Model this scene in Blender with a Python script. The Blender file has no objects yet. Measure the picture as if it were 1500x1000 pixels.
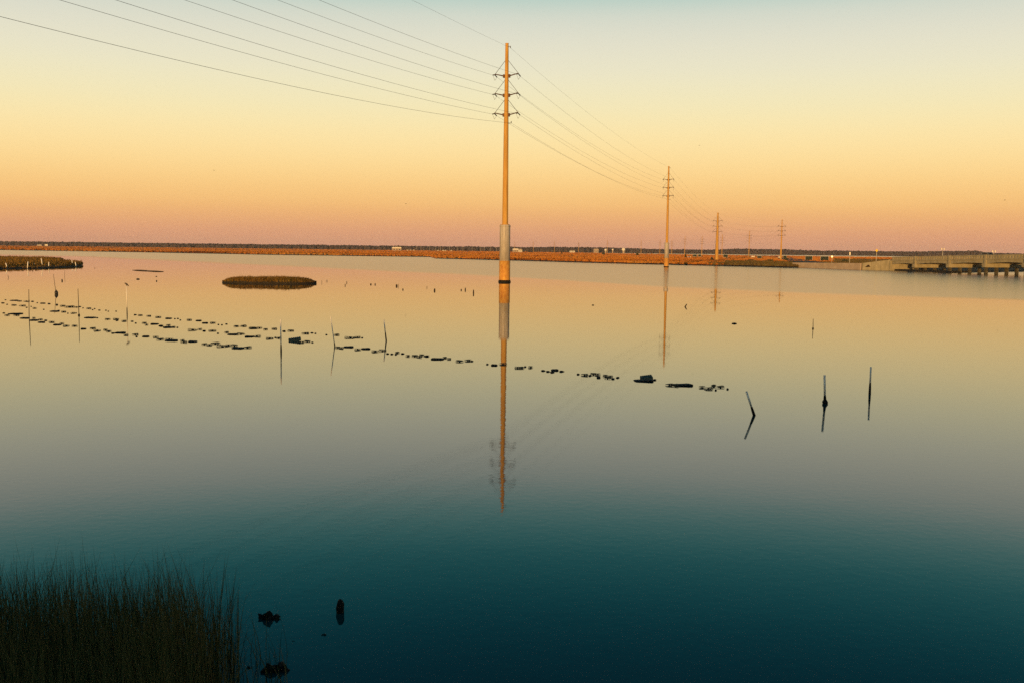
import bpy, bmesh, math, random
from mathutils import Vector, Matrix, noise
R = math.radians
rnd = random.Random(7)
scene = bpy.context.scene
COL = scene.collection

# ---------------------------------------------------------------- camera
CAM_H = 4.3
F = 1458.0                       # focal length in pixels of the 1500 px wide photograph
PITCH = math.atan(134.0 / F)
ROLL = R(0.65)
cam_data = bpy.data.cameras.new('camera')
cam_data.sensor_width = 36.0
cam_data.lens = F / 1500.0 * 36.0
cam_data.clip_end = 20000.0
cam_data.clip_start = 0.1
cam = bpy.data.objects.new('camera', cam_data)
COL.objects.link(cam)
CAM_ROT = Matrix.Rotation(R(90) - PITCH, 3, 'X') @ Matrix.Rotation(ROLL, 3, 'Z')
cam.matrix_world = Matrix.Translation((0, 0, CAM_H)) @ CAM_ROT.to_4x4()
scene.camera = cam

# ---------------------------------------------------------------- sky and sun
SUN_ELEV = 2.0
SUN_AZ = R(-16)                  # the low sun stands behind the camera, a little to its left
sun_from = Vector((math.sin(SUN_AZ) * math.cos(R(SUN_ELEV)), -math.cos(SUN_AZ) * math.cos(R(SUN_ELEV)), math.sin(R(SUN_ELEV))))

def lin(c):
    return tuple(((v / 255.0) / 12.92 if v / 255.0 <= 0.04045 else ((v / 255.0 + 0.055) / 1.055) ** 2.4) for v in c)

world = bpy.data.worlds.new('World')
scene.world = world
world.use_nodes = True
wn, wl = world.node_tree.nodes, world.node_tree.links
wn.clear()
w_out = wn.new('ShaderNodeOutputWorld')
w_bg = wn.new('ShaderNodeBackground')
w_bg.inputs['Strength'].default_value = 0.1
w_sky = wn.new('ShaderNodeTexSky')
w_sky.sky_type = 'NISHITA'
w_sky.sun_disc = False
w_sky.sun_elevation = R(SUN_ELEV)
w_sky.sun_rotation = math.atan2(sun_from.x, sun_from.y)
w_sky.air_density = 1.2
w_sky.dust_density = 2.0
w_tc = wn.new('ShaderNodeTexCoord')
w_sep = wn.new('ShaderNodeSeparateXYZ')
w_mul = wn.new('ShaderNodeMath'); w_mul.operation = 'MULTIPLY'; w_mul.inputs[1].default_value = 2.0; w_mul.use_clamp = True
w_ramp = wn.new('ShaderNodeValToRGB')
w_ramp.color_ramp.interpolation = 'B_SPLINE'
SKY = [(0.0, (217, 153, 124)), (0.5, (218, 155, 122)), (1.4, (229, 166, 118)), (2.6, (244, 189, 116)),
       (4.5, (251, 214, 145)), (6.4, (249, 226, 168)), (8.0, (240, 228, 182)), (10.0, (231, 226, 198)),
       (12.8, (214, 213, 201)), (14.8, (134, 192, 185)), (17.2, (54, 160, 164)), (21.0, (6, 110, 130)),
       (25.0, (3, 80, 104)), (30.0, (4, 60, 86))]
cr = w_ramp.color_ramp
while len(cr.elements) < len(SKY):
    cr.elements.new(0.5)
for el, (deg, c) in zip(cr.elements, SKY):
    el.position = min(1.0, math.sin(R(deg)) * 2.0)
for el, (deg, c) in zip(cr.elements, SKY):
    el.position = min(1.0, math.sin(R(deg)) * 2.0)
    el.color = (*lin(c), 1)
w_gain = wn.new('ShaderNodeVectorMath'); w_gain.operation = 'SCALE'; w_gain.inputs['Scale'].default_value = 10.1
w_mix = wn.new('ShaderNodeMix'); w_mix.data_type = 'RGBA'; w_mix.blend_type = 'ADD'; w_mix.clamp_result = False; w_mix.inputs['Factor'].default_value = 0.18
wl.new(w_tc.outputs['Generated'], w_sep.inputs[0])
wl.new(w_sep.outputs['Z'], w_mul.inputs[0])
wl.new(w_mul.outputs[0], w_ramp.inputs['Fac'])
wl.new(w_ramp.outputs['Color'], w_gain.inputs[0])
wl.new(w_gain.outputs['Vector'], w_mix.inputs['A'])
wl.new(w_sky.outputs['Color'], w_mix.inputs['B'])
wl.new(w_mix.outputs['Result'], w_bg.inputs['Color'])
wl.new(w_bg.outputs['Background'], w_out.inputs['Surface'])

sun_data = bpy.data.lights.new('sun', 'SUN')
sun_data.energy = 5.0
sun_data.angle = R(0.5)
sun_data.color = (1.0, 0.53, 0.16)
sun = bpy.data.objects.new('sun', sun_data)
sun.rotation_euler = sun_from.to_track_quat('Z', 'Y').to_euler()
COL.objects.link(sun)

vs = scene.view_settings
vs.view_transform = 'Standard'
vs.look = 'None'
vs.exposure = 0.0
vs.gamma = 1.0
vs.use_curve_mapping = False
scene.cycles.use_denoising = False

# ---------------------------------------------------------------- photo pixel -> ground
def ray(x, y):
    return (CAM_ROT @ Vector(((x - 750.0) / F, -(y - 500.0) / F, -1.0))).normalized()

def gp(x, y, z=0.0):
    d = ray(x, y)
    t = (z - CAM_H) / d.z
    return Vector((d.x * t, d.y * t, z))

def horizon(x):
    d = ray(x, 366.0)
    return 366.0 + 0.01134 * (x - 750.0)

def col_at(x, dist, z=0.0):
    """ground point at forward distance dist in the photo column x (column taken at the horizon)"""
    d = ray(x, horizon(x))
    t = dist / d.y
    return Vector((d.x * t, dist, z))

def height_at(x, y, dist):
    d = ray(x, y)
    return CAM_H + d.z * dist / d.y

# ---------------------------------------------------------------- materials
MATS = {}
def mat(name, color, rough=0.8, noise_scale=None, amount=0.35, color2=None, metallic=0.0, stretch=(1, 1, 1), bump=0.0, spec=0.3, emit=None, per_object=0.0):
    if name in MATS:
        return MATS[name]
    m = bpy.data.materials.new(name)
    m.use_nodes = True
    nt = m.node_tree
    b = nt.nodes['Principled BSDF']
    b.inputs['Roughness'].default_value = rough
    b.inputs['Metallic'].default_value = metallic
    b.inputs['Specular IOR Level'].default_value = spec
    b.inputs['Base Color'].default_value = (*color, 1)
    if noise_scale:
        tc = nt.nodes.new('ShaderNodeTexCoord')
        mp = nt.nodes.new('ShaderNodeMapping'); mp.inputs['Scale'].default_value = stretch
        nz = nt.nodes.new('ShaderNodeTexNoise'); nz.inputs['Scale'].default_value = noise_scale
        nz.inputs['Detail'].default_value = 6.0
        nz.inputs['Roughness'].default_value = 0.65
        rp = nt.nodes.new('ShaderNodeValToRGB')
        c2 = color2 or tuple(v * (1 - amount) for v in color)
        rp.color_ramp.elements[0].position = 0.32; rp.color_ramp.elements[0].color = (*c2, 1)
        rp.color_ramp.elements[1].position = 0.68; rp.color_ramp.elements[1].color = (*color, 1)
        nt.links.new(tc.outputs['Object'], mp.inputs['Vector'])
        nt.links.new(mp.outputs['Vector'], nz.inputs['Vector'])
        nt.links.new(nz.outputs['Fac'], rp.inputs['Fac'])
        src = rp.outputs['Color']
        if per_object:
            oi = nt.nodes.new('ShaderNodeObjectInfo')
            mr = nt.nodes.new('ShaderNodeMapRange')
            mr.inputs['To Min'].default_value = 1 - per_object; mr.inputs['To Max'].default_value = 1 + per_object
            sc = nt.nodes.new('ShaderNodeVectorMath'); sc.operation = 'SCALE'
            nt.links.new(oi.outputs['Random'], mr.inputs['Value'])
            nt.links.new(src, sc.inputs[0]); nt.links.new(mr.outputs['Result'], sc.inputs['Scale'])
            src = sc.outputs['Vector']
        nt.links.new(src, b.inputs['Base Color'])
        if bump:
            bp = nt.nodes.new('ShaderNodeBump'); bp.inputs['Strength'].default_value = bump; bp.inputs['Distance'].default_value = 0.02
            nt.links.new(nz.outputs['Fac'], bp.inputs['Height']); nt.links.new(bp.outputs['Normal'], b.inputs['Normal'])
    if emit:
        b.inputs['Emission Color'].default_value = (*emit[0], 1)
        b.inputs['Emission Strength'].default_value = emit[1]
    MATS[name] = m
    return m

def grass_mat(name, stops, scale, fine, stretch=(1, 1, 0.1), mixf=0.45):
    """upright grass: patches of different stands (large noise) and blade-to-blade change (fine noise)"""
    m = bpy.data.materials.new(name); m.use_nodes = True
    nt = m.node_tree; b = nt.nodes['Principled BSDF']
    b.inputs['Roughness'].default_value = 0.85; b.inputs['Specular IOR Level'].default_value = 0.1
    g = nt.nodes.new('ShaderNodeNewGeometry')
    n1 = nt.nodes.new('ShaderNodeTexNoise'); n1.inputs['Scale'].default_value = scale; n1.inputs['Detail'].default_value = 3
    n2 = nt.nodes.new('ShaderNodeTexNoise'); n2.inputs['Scale'].default_value = fine; n2.inputs['Detail'].default_value = 2
    mx = nt.nodes.new('ShaderNodeMix'); mx.data_type = 'FLOAT'; mx.inputs['Factor'].default_value = mixf
    rp = nt.nodes.new('ShaderNodeValToRGB')
    cr = rp.color_ramp
    while len(cr.elements) < len(stops): cr.elements.new(0.5)
    for el, (p, c) in zip(cr.elements, stops):
        el.position = p; el.color = (*c, 1)
    mp = nt.nodes.new('ShaderNodeMapping'); mp.inputs['Scale'].default_value = stretch
    nt.links.new(g.outputs['Position'], mp.inputs['Vector'])
    nt.links.new(mp.outputs['Vector'], n1.inputs['Vector']); nt.links.new(mp.outputs['Vector'], n2.inputs['Vector'])
    nt.links.new(n1.outputs['Fac'], mx.inputs['A']); nt.links.new(n2.outputs['Fac'], mx.inputs['B'])
    nt.links.new(mx.outputs['Result'], rp.inputs['Fac']); nt.links.new(rp.outputs['Color'], b.inputs['Base Color'])
    return m

M_POLE = mat('pole_steel', (0.58, 0.35, 0.085), 0.7, 1.3, 0.3, stretch=(3, 3, 0.3), color2=(0.38, 0.21, 0.045))
M_CONC = mat('foundation_concrete', (0.52, 0.50, 0.48), 0.9, 1.5, 0.3, stretch=(3.0, 3.0, 0.28), color2=(0.27, 0.255, 0.25), bump=0.3)
M_CASING = mat('casing_steel', (0.66, 0.38, 0.08), 0.75, 2.6, 0.3, stretch=(1.5, 1.5, 0.6), color2=(0.38, 0.15, 0.03))
M_GROWTH = mat('marine_growth', (0.016, 0.014, 0.010), 0.95, 9.0, 0.6, bump=1.0)
M_ARM = mat('arm_steel', (0.10, 0.055, 0.035), 0.6, 4.0, 0.3)
M_ROD = mat('rod_steel', (0.045, 0.04, 0.035), 0.5)
M_INS = mat('insulator_glaze', (0.10, 0.085, 0.075), 0.35)
M_WIRE = mat('wire_aluminium', (0.20, 0.19, 0.17), 0.6)
M_PVC = mat('pvc_white', (0.88, 0.88, 0.87), 0.45, 6.0, 0.2, stretch=(1, 1, 0.4))
M_WET = mat('fouled_pvc', (0.012, 0.012, 0.010), 0.9, 30.0, 0.5, bump=0.8)
M_WOOD = mat('weathered_wood', (0.045, 0.035, 0.026), 0.9, 14.0, 0.5, stretch=(3, 3, 0.5), bump=0.6)
M_BAG = mat('bag_mesh', (0.030, 0.036, 0.036), 0.75, 40.0, 0.5, bump=0.6, per_object=0.5)
M_CRATE = mat('crate_mesh', (0.14, 0.18, 0.15), 0.8, 25.0, 0.5, bump=0.6)
M_CAGE = mat('cage_wire', (0.10, 0.115, 0.09), 0.7, 12.0, 0.5)
M_FLOAT = mat('float_plastic', (0.014, 0.015, 0.016), 0.5, 18.0, 0.4, per_object=0.5)
M_MUD = mat('wet_mud', (0.020, 0.016, 0.010), 0.8, 0.8, 0.5)
M_MARSHSOIL = mat('marsh_soil', (0.055, 0.034, 0.016), 0.95, 0.15, 0.5)
M_SHELL = mat('oyster_shell', (0.018, 0.017, 0.016), 0.9, 22.0, 0.5, bump=1.0)
M_BRIDGE = mat('bridge_concrete', (0.34, 0.31, 0.22), 0.9, 0.8, 0.3, stretch=(1, 1, 0.5), color2=(0.21, 0.195, 0.135))
M_PILE = mat('shade_toned_pile', (0.10, 0.09, 0.06), 0.9, 1.4, 0.5, color2=(0.025, 0.024, 0.018))  # pile colour darkened to stand for the shade under the deck
M_WALL = mat('seawall_concrete', (0.46, 0.38, 0.31), 0.9, 0.5, 0.3, color2=(0.34, 0.27, 0.21))
M_ASPHALT = mat('asphalt', (0.05, 0.05, 0.052), 0.9, 3.0, 0.3)
M_SIGNPANEL = mat('billboard_panel', (0.022, 0.035, 0.022), 0.7, 0.8, 0.4)
M_SIGNFRAME = mat('billboard_frame', (0.42, 0.40, 0.36), 0.7)
M_WHITE = mat('white_paint', (0.78, 0.76, 0.70), 0.6, 1.2, 0.15)
M_ROOF = mat('roof_shingle', (0.20, 0.16, 0.13), 0.9, 1.0, 0.3)
M_GLASS = mat('window_glass', (0.02, 0.025, 0.03), 0.1, spec=0.5)
M_YELLOW = mat('sign_yellow', (0.80, 0.55, 0.03), 0.5)
M_GALV = mat('galvanised', (0.42, 0.42, 0.40), 0.5)
M_CAR = mat('car_paint', (0.16, 0.19, 0.22), 0.3, spec=0.5)
M_TYRE = mat('tyre_rubber', (0.015, 0.015, 0.015), 0.9)
M_BIRD = mat('bird_plumage', (0.09, 0.08, 0.07), 0.9, 12.0, 0.4)
M_LAMP = mat('lit_lamp', (0.9, 0.7, 0.3), 0.4, emit=((1.0, 0.66, 0.2), 3.0))
M_TREES = mat('far_woodland', (0.052, 0.036, 0.040), 0.95, 0.12, 0.4, color2=(0.026, 0.020, 0.026))
M_SHRUB = mat('shrub_leaf', (0.055, 0.062, 0.022), 0.9, 1.5, 0.4)
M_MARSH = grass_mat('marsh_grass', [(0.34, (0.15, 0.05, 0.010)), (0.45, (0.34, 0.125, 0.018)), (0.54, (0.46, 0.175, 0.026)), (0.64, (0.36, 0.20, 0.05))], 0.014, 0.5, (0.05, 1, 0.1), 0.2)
M_OLIVE = grass_mat('bank_grass', [(0.30, (0.06, 0.045, 0.018)), (0.50, (0.12, 0.085, 0.028)), (0.70, (0.075, 0.085, 0.022))], 0.12, 1.5)
M_ISLE = grass_mat('island_grass', [(0.30, (0.07, 0.060, 0.016)), (0.50, (0.20, 0.115, 0.026)), (0.70, (0.11, 0.10, 0.024))], 0.25, 3.0)
M_REED = grass_mat('near_grass', [(0.28, (0.045, 0.050, 0.014)), (0.46, (0.15, 0.11, 0.04)), (0.58, (0.09, 0.10, 0.03)), (0.72, (0.24, 0.17, 0.07))], 0.9, 30.0, (1, 1, 0.1), 0.6)

ORD = ['first', 'second', 'third', 'fourth', 'fifth', 'sixth', 'seventh', 'eighth', 'ninth', 'tenth', 'eleventh', 'twelfth', 'thirteenth', 'fourteenth', 'fifteenth', 'sixteenth', 'seventeenth', 'eighteenth', 'nineteenth', 'twentieth']
# ---------------------------------------------------------------- mesh helpers
class MB:
    def __init__(s):
        s.v = []; s.f = []
    def add(s, vs, fs):
        n = len(s.v); s.v.extend(vs); s.f.extend([tuple(i + n for i in f) for f in fs])
    def box(s, c, size, rot=None):
        hx, hy, hz = [q / 2 for q in size]
        vs = [Vector((x * hx, y * hy, z * hz)) for z in (-1, 1) for y in (-1, 1) for x in (-1, 1)]
        if rot is not None: vs = [rot @ v for v in vs]
        c = Vector(c)
        s.add([tuple(v + c) for v in vs], [(0, 2, 3, 1), (4, 5, 7, 6), (0, 1, 5, 4), (2, 6, 7, 3), (0, 4, 6, 2), (1, 3, 7, 5)])
        return s
    def tube(s, pts, radii, n=8, cap=True):
        pts = [Vector(p) for p in pts]
        if not hasattr(radii, '__len__'): radii = [radii] * len(pts)
        rings = []
        for i, p in enumerate(pts):
            a = pts[max(i - 1, 0)]; b = pts[min(i + 1, len(pts) - 1)]
            d = (b - a).normalized()
            up = Vector((0, 0, 1)) if abs(d.z) < 0.95 else Vector((1, 0, 0))
            x = d.cross(up).normalized(); y = x.cross(d).normalized()
            rings.append([tuple(p + (x * math.cos(2 * math.pi * k / n) + y * math.sin(2 * math.pi * k / n)) * radii[i]) for k in range(n)])
        vs = [v for r in rings for v in r]; fs = []
        for i in range(len(pts) - 1):
            for k in range(n):
                k2 = (k + 1) % n
                fs.append((i * n + k, i * n + k2, (i + 1) * n + k2, (i + 1) * n + k))
        if cap:
            fs.append(tuple(range(n))[::-1]); fs.append(tuple((len(pts) - 1) * n + k for k in range(n)))
        s.add(vs, fs); return s
    def prism(s, outline, y0, y1):
        """outline in (x,z), extruded along y"""
        n = len(outline)
        vs = [(x, y0, z) for x, z in outline] + [(x, y1, z) for x, z in outline]
        fs = [tuple(range(n)), tuple(range(2 * n - 1, n - 1, -1))]
        for i in range(n):
            j = (i + 1) % n
            fs.append((j, i, i + n, j + n))
        s.add(vs, fs); return s
    def blob(s, c, r, sub=1, amp=0.25, seed=0, freq=1.0):
        bm = bmesh.new(); bmesh.ops.create_icosphere(bm, subdivisions=sub, radius=1.0)
        c = Vector(c); rr = Vector(r) if hasattr(r, '__len__') else Vector((r, r, r))
        vs = []
        for v in bm.verts:
            k = 1 + amp * noise.noise(v.co * 1.7 * freq + Vector((seed * 7.3, seed * 3.1, seed * 1.7)))
            vs.append((c.x + v.co.x * rr.x * k, c.y + v.co.y * rr.y * k, c.z + v.co.z * rr.z * k))
        s.add(vs, [tuple(q.index for q in f.verts) for f in bm.faces]); bm.free(); return s
    def mesh(s, name):
        me = bpy.data.meshes.new(name); me.from_pydata(s.v, [], s.f); me.update(); return me
    def build(s, name, m, parent=None, smooth=False, loc=None, rotz=None):
        me = s.mesh(name); me.materials.append(m)
        if smooth: me.polygons.foreach_set('use_smooth', [True] * len(me.polygons))
        o = bpy.data.objects.new(name, me); COL.objects.link(o)
        if parent is not None: o.parent = parent
        if loc is not None: o.location = loc
        if rotz is not None: o.rotation_euler = (0, 0, rotz)
        return o

def tag(o, label=None, cat=None, group=None, kind=None):
    if label: o['label'] = label
    if cat: o['category'] = cat
    if group: o['group'] = group
    if kind: o['kind'] = kind
    return o

def thing(name, loc=(0, 0, 0), rotz=0.0, label=None, cat=None, group=None, scale=1.0):
    o = bpy.data.objects.new(name, None); COL.objects.link(o)
    o.empty_display_size = 0.3
    o.location = loc; o.rotation_euler = (0, 0, rotz); o.scale = (scale,) * 3
    return tag(o, label, cat, group)

def copy_tree(o, parent=None):
    c = o.copy(); COL.objects.link(c); c.parent = parent
    for ch in list(o.children): copy_tree(ch, c)
    return c

# ================================================================ SETTING
# ---- water: one sheet past the horizon
def water_material():
    m = bpy.data.materials.new('bay_water'); m.use_nodes = True
    nt = m.node_tree; N = nt.nodes.new; L = nt.links.new
    b = nt.nodes['Principled BSDF']
    b.inputs['Base Color'].default_value = (0.0008, 0.044, 0.047, 1)
    b.inputs['IOR'].default_value = 1.333
    b.inputs['Specular IOR Level'].default_value = 0.5
    b.inputs['Specular Tint'].default_value = (0.55, 1.0, 0.96, 1)
    g = N('ShaderNodeNewGeometry'); sp = N('ShaderNodeSeparateXYZ'); L(g.outputs['Position'], sp.inputs[0])
    # wind-ruffled far water begins at a line across the bay: X -> Y of that line
    mx = N('ShaderNodeMapRange'); mx.inputs['From Min'].default_value = -260; mx.inputs['From Max'].default_value = 140
    L(sp.outputs['X'], mx.inputs['Value'])
    rp = N('ShaderNodeValToRGB'); cr = rp.color_ramp
    pts = [(-260, 420), (-166, 370), (-100, 285), (-56, 226), (-1, 155), (18, 118), (33, 104), (60, 92), (140, 60)]
    while len(cr.elements) < len(pts): cr.elements.new(0.5)
    for k in range(2):
        for el, (X, Y) in zip(cr.elements, pts):
            el.position = (X + 260) / 400.0; el.color = (Y / 500.0,) * 3 + (1,)
    L(mx.outputs['Result'], rp.inputs['Fac'])
    yb = N('ShaderNodeMath'); yb.operation = 'MULTIPLY'; yb.inputs[1].default_value = 500.0; L(rp.outputs['Color'], yb.inputs[0])
    wob = N('ShaderNodeTexNoise'); wob.inputs['Scale'].default_value = 0.03; wob.inputs['Detail'].default_value = 3; L(g.outputs['Position'], wob.inputs['Vector'])
    rat = N('ShaderNodeMath'); rat.operation = 'DIVIDE'; L(sp.outputs['Y'], rat.inputs[0]); L(yb.outputs[0], rat.inputs[1])
    wm = N('ShaderNodeMath'); wm.operation = 'MULTIPLY_ADD'; wm.inputs[1].default_value = 0.12; L(wob.outputs['Fac'], wm.inputs[0]); L(rat.outputs[0], wm.inputs[2])
    mask = N('ShaderNodeMapRange'); mask.interpolation_type = 'SMOOTHSTEP'
    mask.inputs['From Min'].default_value = 1.00; mask.inputs['From Max'].default_value = 1.14
    L(wm.outputs[0], mask.inputs['Value'])
    rough = N('ShaderNodeMapRange'); rough.inputs['To Min'].default_value = 0.012; rough.inputs['To Max'].default_value = 0.145
    L(mask.outputs['Result'], rough.inputs['Value']); L(rough.outputs['Result'], b.inputs['Roughness'])
    # calm water: faint swell and fine ripples, with a few old wake trains crossing the near water
    n1 = N('ShaderNodeTexNoise'); n1.inputs['Scale'].default_value = 1.1; n1.inputs['Detail'].default_value = 3
    n2 = N('ShaderNodeTexNoise'); n2.inputs['Scale'].default_value = 6.0; n2.inputs['Detail'].default_value = 4
    L(g.outputs['Position'], n1.inputs['Vector']); L(g.outputs['Position'], n2.inputs['Vector'])
    near = N('ShaderNodeMapRange'); near.inputs['From Min'].default_value = 90; near.inputs['From Max'].default_value = 12
    near.inputs['To Min'].default_value = 0.15; near.inputs['To Max'].default_value = 1.0
    L(sp.outputs['Y'], near.inputs['Value'])
    mp = N('ShaderNodeMapping'); mp.inputs['Rotation'].default_value = (0, 0, WAKE_ROT); L(g.outputs['Position'], mp.inputs['Vector'])
    wv = N('ShaderNodeTexWave'); wv.wave_type = 'BANDS'; wv.bands_direction = 'X'; wv.inputs['Scale'].default_value = 0.55
    wv.inputs['Distortion'].default_value = 3.0; wv.inputs['Detail'].default_value = 2; wv.inputs['Detail Scale'].default_value = 0.6
    L(mp.outputs['Vector'], wv.inputs['Vector'])
    ms = N('ShaderNodeSeparateXYZ'); L(mp.outputs['Vector'], ms.inputs[0])
    off = N('ShaderNodeMath'); off.operation = 'SUBTRACT'; off.inputs[1].default_value = WAKE_OFF; L(ms.outputs['X'], off.inputs[0])
    ab = N('ShaderNodeMath'); ab.operation = 'ABSOLUTE'; L(off.outputs[0], ab.inputs[0])
    wk = N('ShaderNodeMapRange'); wk.interpolation_type = 'SMOOTHSTEP'; wk.inputs['From Min'].default_value = 2.6; wk.inputs['From Max'].default_value = 0.4
    L(ab.outputs[0], wk.inputs['Value'])
    pn = N('ShaderNodeTexNoise'); pn.inputs['Scale'].default_value = 0.5; pn.inputs['Detail'].default_value = 3; L(g.outputs['Position'], pn.inputs['Vector'])
    pm = N('ShaderNodeMapRange'); pm.interpolation_type = 'SMOOTHSTEP'; pm.inputs['From Min'].default_value = 0.42; pm.inputs['From Max'].default_value = 0.62; pm.inputs['To Min'].default_value = 0.15; L(pn.outputs['Fac'], pm.inputs['Value'])
    h1 = N('ShaderNodeMath'); h1.operation = 'MULTIPLY'; h1.inputs[1].default_value = 0.0007; L(n1.outputs['Fac'], h1.inputs[0])
    h2 = N('ShaderNodeMath'); h2.operation = 'MULTIPLY_ADD'; h2.inputs[1].default_value = 0.0007; L(n2.outputs['Fac'], h2.inputs[0]); L(h1.outputs[0], h2.inputs[2])
    h3 = N('ShaderNodeMath'); h3.operation = 'MULTIPLY'; L(h2.outputs[0], h3.inputs[0]); L(near.outputs['Result'], h3.inputs[1])
    w1 = N('ShaderNodeMath'); w1.operation = 'MULTIPLY'; L(wv.outputs['Fac'], w1.inputs[0])
    w0_ = N('ShaderNodeMath'); w0_.operation = 'MULTIPLY'; nw = N('ShaderNodeMapRange'); nw.inputs['From Min'].default_value = 36; nw.inputs['From Max'].default_value = 15; nw.inputs['To Min'].default_value = 0.0; L(sp.outputs['Y'], nw.inputs['Value'])
    w9 = N('ShaderNodeMath'); w9.operation = 'MULTIPLY'; L(wk.outputs['Result'], w9.inputs[0]); L(nw.outputs['Result'], w9.inputs[1]); L(w9.outputs[0], w0_.inputs[0]); L(pm.outputs['Result'], w0_.inputs[1]); L(w0_.outputs[0], w1.inputs[1])
    h4 = N('ShaderNodeMath'); h4.operation = 'MULTIPLY_ADD'; h4.inputs[1].default_value = 0.00016; L(w1.outputs[0], h4.inputs[0]); L(h3.outputs[0], h4.inputs[2])
    bp = N('ShaderNodeBump'); bp.inputs['Strength'].default_value = 1.0; bp.inputs['Distance'].default_value = 1.0
    L(h4.outputs[0], bp.inputs['Height']); L(bp.outputs['Normal'], b.inputs['Normal'])
    return m

wa, wb = gp(360, 820), gp(860, 585)
wdir = (wb - wa).normalized()
WAKE_ROT = math.atan2(wdir.x, wdir.y)                 # turns the wake line onto the Y axis
wr = Matrix.Rotation(WAKE_ROT, 3, 'Z')
WAKE_OFF = (wr @ wa).x
w = MB(); S = 5000.0
w.add([(-S, -400, 0), (S, -400, 0), (S, S, 0), (-S, S, 0)], [(0, 1, 2, 3)])
tag(w.build('water', water_material()), kind='structure')

sb = MB(); sb.add([(-S, -400, -1.5), (S, -400, -1.5), (S, S, -1.5), (-S, S, -1.5)], [(0, 1, 2, 3)])
tag(sb.build('bay_bed', M_MUD), kind='structure')

# ---- the causeway bank the photograph was taken from (behind and below the camera)
def extrude_x(profile, x0, x1, step, wob=0.0):
    mb = MB(); n = len(profile); xs = []
    x = x0
    while x < x1 + 1e-6: xs.append(x); x += step
    for i, x in enumerate(xs):
        for (y, z) in profile:
            k = wob * noise.noise(Vector((x * 0.35, y * 0.3, 0))) if z < 2.6 else 0
            mb.v.append((x, y + k, z))
    for i in range(len(xs) - 1):
        for j in range(n - 1):
            a = i * n + j
            mb.f.append((a, a + n, a + n + 1, a + 1))
    return mb
bank = extrude_x([(-30, -0.5), (-22, 1.2), (-16, 2.68), (-1.2, 2.68), (-0.4, 2.45), (1.2, 1.4), (2.6, 0.45), (4.2, -0.35), (7, -1.2)], -240, 240, 2.0, 0.5)
tag(bank.build('causeway_bank', M_MARSHSOIL, smooth=True), kind='structure')
rd = MB(); rd.box((0, -8.5, 2.70), (480, 9.0, 0.03))
tag(rd.build('road', M_ASPHALT), kind='structure')

# ---- far marsh: shore traced along the waterline
SHORE = [(-260, 363.2), (-120, 365.0), (0, 366.4), (200, 369.6), (400, 373.4), (560, 375.6), (632, 376.6), (640, 378.8), (740, 381.3), (840, 384.2), (940, 387.0),
         (1040, 389.3), (1110, 391.0), (1158, 392.3), (1180, 391.9), (1240, 393.5), (1300, 395.9), (1340, 398.0), (1400, 400.0), (1440, 399.0), (1500, 398.0), (1620, 397.0), (1760, 396.0)]
def interp(tab, x):
    if x <= tab[0][0]: return tab[0][1]
    for (a, ya), (b, yb) in zip(tab, tab[1:]):
        if x <= b: return ya + (yb - ya) * (x - a) / (b - a)
    return tab[-1][1]
FARD = [(-260, 2050), (560, 2050), (760, 1900), (900, 1500), (1040, 1250), (1200, 1150), (1760, 1100)]
def shore_point(x):
    p = gp(x, interp(SHORE, x)); 
    return p
gm = MB(); prev = None; cols = []
x = -260.0
while x <= 1760:
    p = shore_point(x)
    wobble = 1 + 0.012 * noise.noise(Vector((x * 0.06, 0.3, 0)))
    p = Vector((p.x * wobble, p.y * wobble, 0))
    d = Vector((p.x, p.y, 0)).normalized()
    far = interp(FARD, x) / d.y
    cols.append([p - d * 1.5 + Vector((0, 0, -0.5)), p + Vector((0, 0, 0.02)), p + d * 0.5 + Vector((0, 0, 0.34)), p + d * 4 + Vector((0, 0, 0.36)), d * ((p.length + far) / 2) + Vector((0, 0, 0.36)), d * far + Vector((0, 0, 0.36)), d * (far + 4) + Vector((0, 0, -0.5))])
    x += 4.0
n = 7
for c in cols: gm.v.extend([tuple(v) for v in c])
for i in range(len(cols) - 1):
    for j in range(n - 1):
        a = i * n + j; gm.f.append((a, a + n, a + n + 1, a + 1))
mo = tag(gm.build('marsh', M_MARSHSOIL), kind='structure')
mo.data.materials.append(M_MUD)
for i, pl in enumerate(mo.data.polygons):
    if i % (n - 1) < 3: pl.material_index = 1  # dark mud along the shore edge, its colour also painting in the shading there

def tuft(mb, p, h, wd, k=3, r=rnd, lean=0.25):
    for i in range(k):
        a = r.uniform(0, math.pi)
        dx, dy = math.cos(a) * wd * 0.5, math.sin(a) * wd * 0.5
        ox, oy = r.uniform(-wd, wd) * 0.5, r.uniform(-wd, wd) * 0.5
        lx, ly = r.uniform(-lean, lean) * h, r.uniform(-lean, lean) * h
        hh = h * r.uniform(0.65, 1.1)
        n0 = len(mb.v)
        mb.v += [(p.x + ox - dx, p.y + oy - dy, p.z - 0.05), (p.x + ox + dx, p.y + oy + dy, p.z - 0.05),
                 (p.x + ox + lx + dx * 0.55, p.y + oy + ly + dy * 0.55, p.z + hh * 0.7), (p.x + ox + lx * 1.3 + dx * 0.1, p.y + oy + ly * 1.3, p.z + hh), (p.x + ox + lx - dx * 0.7, p.y + oy + ly - dy * 0.7, p.z + hh * 0.6)]
        mb.f.append((n0, n0 + 1, n0 + 2, n0 + 3, n0 + 4))
mg = MB()
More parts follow.
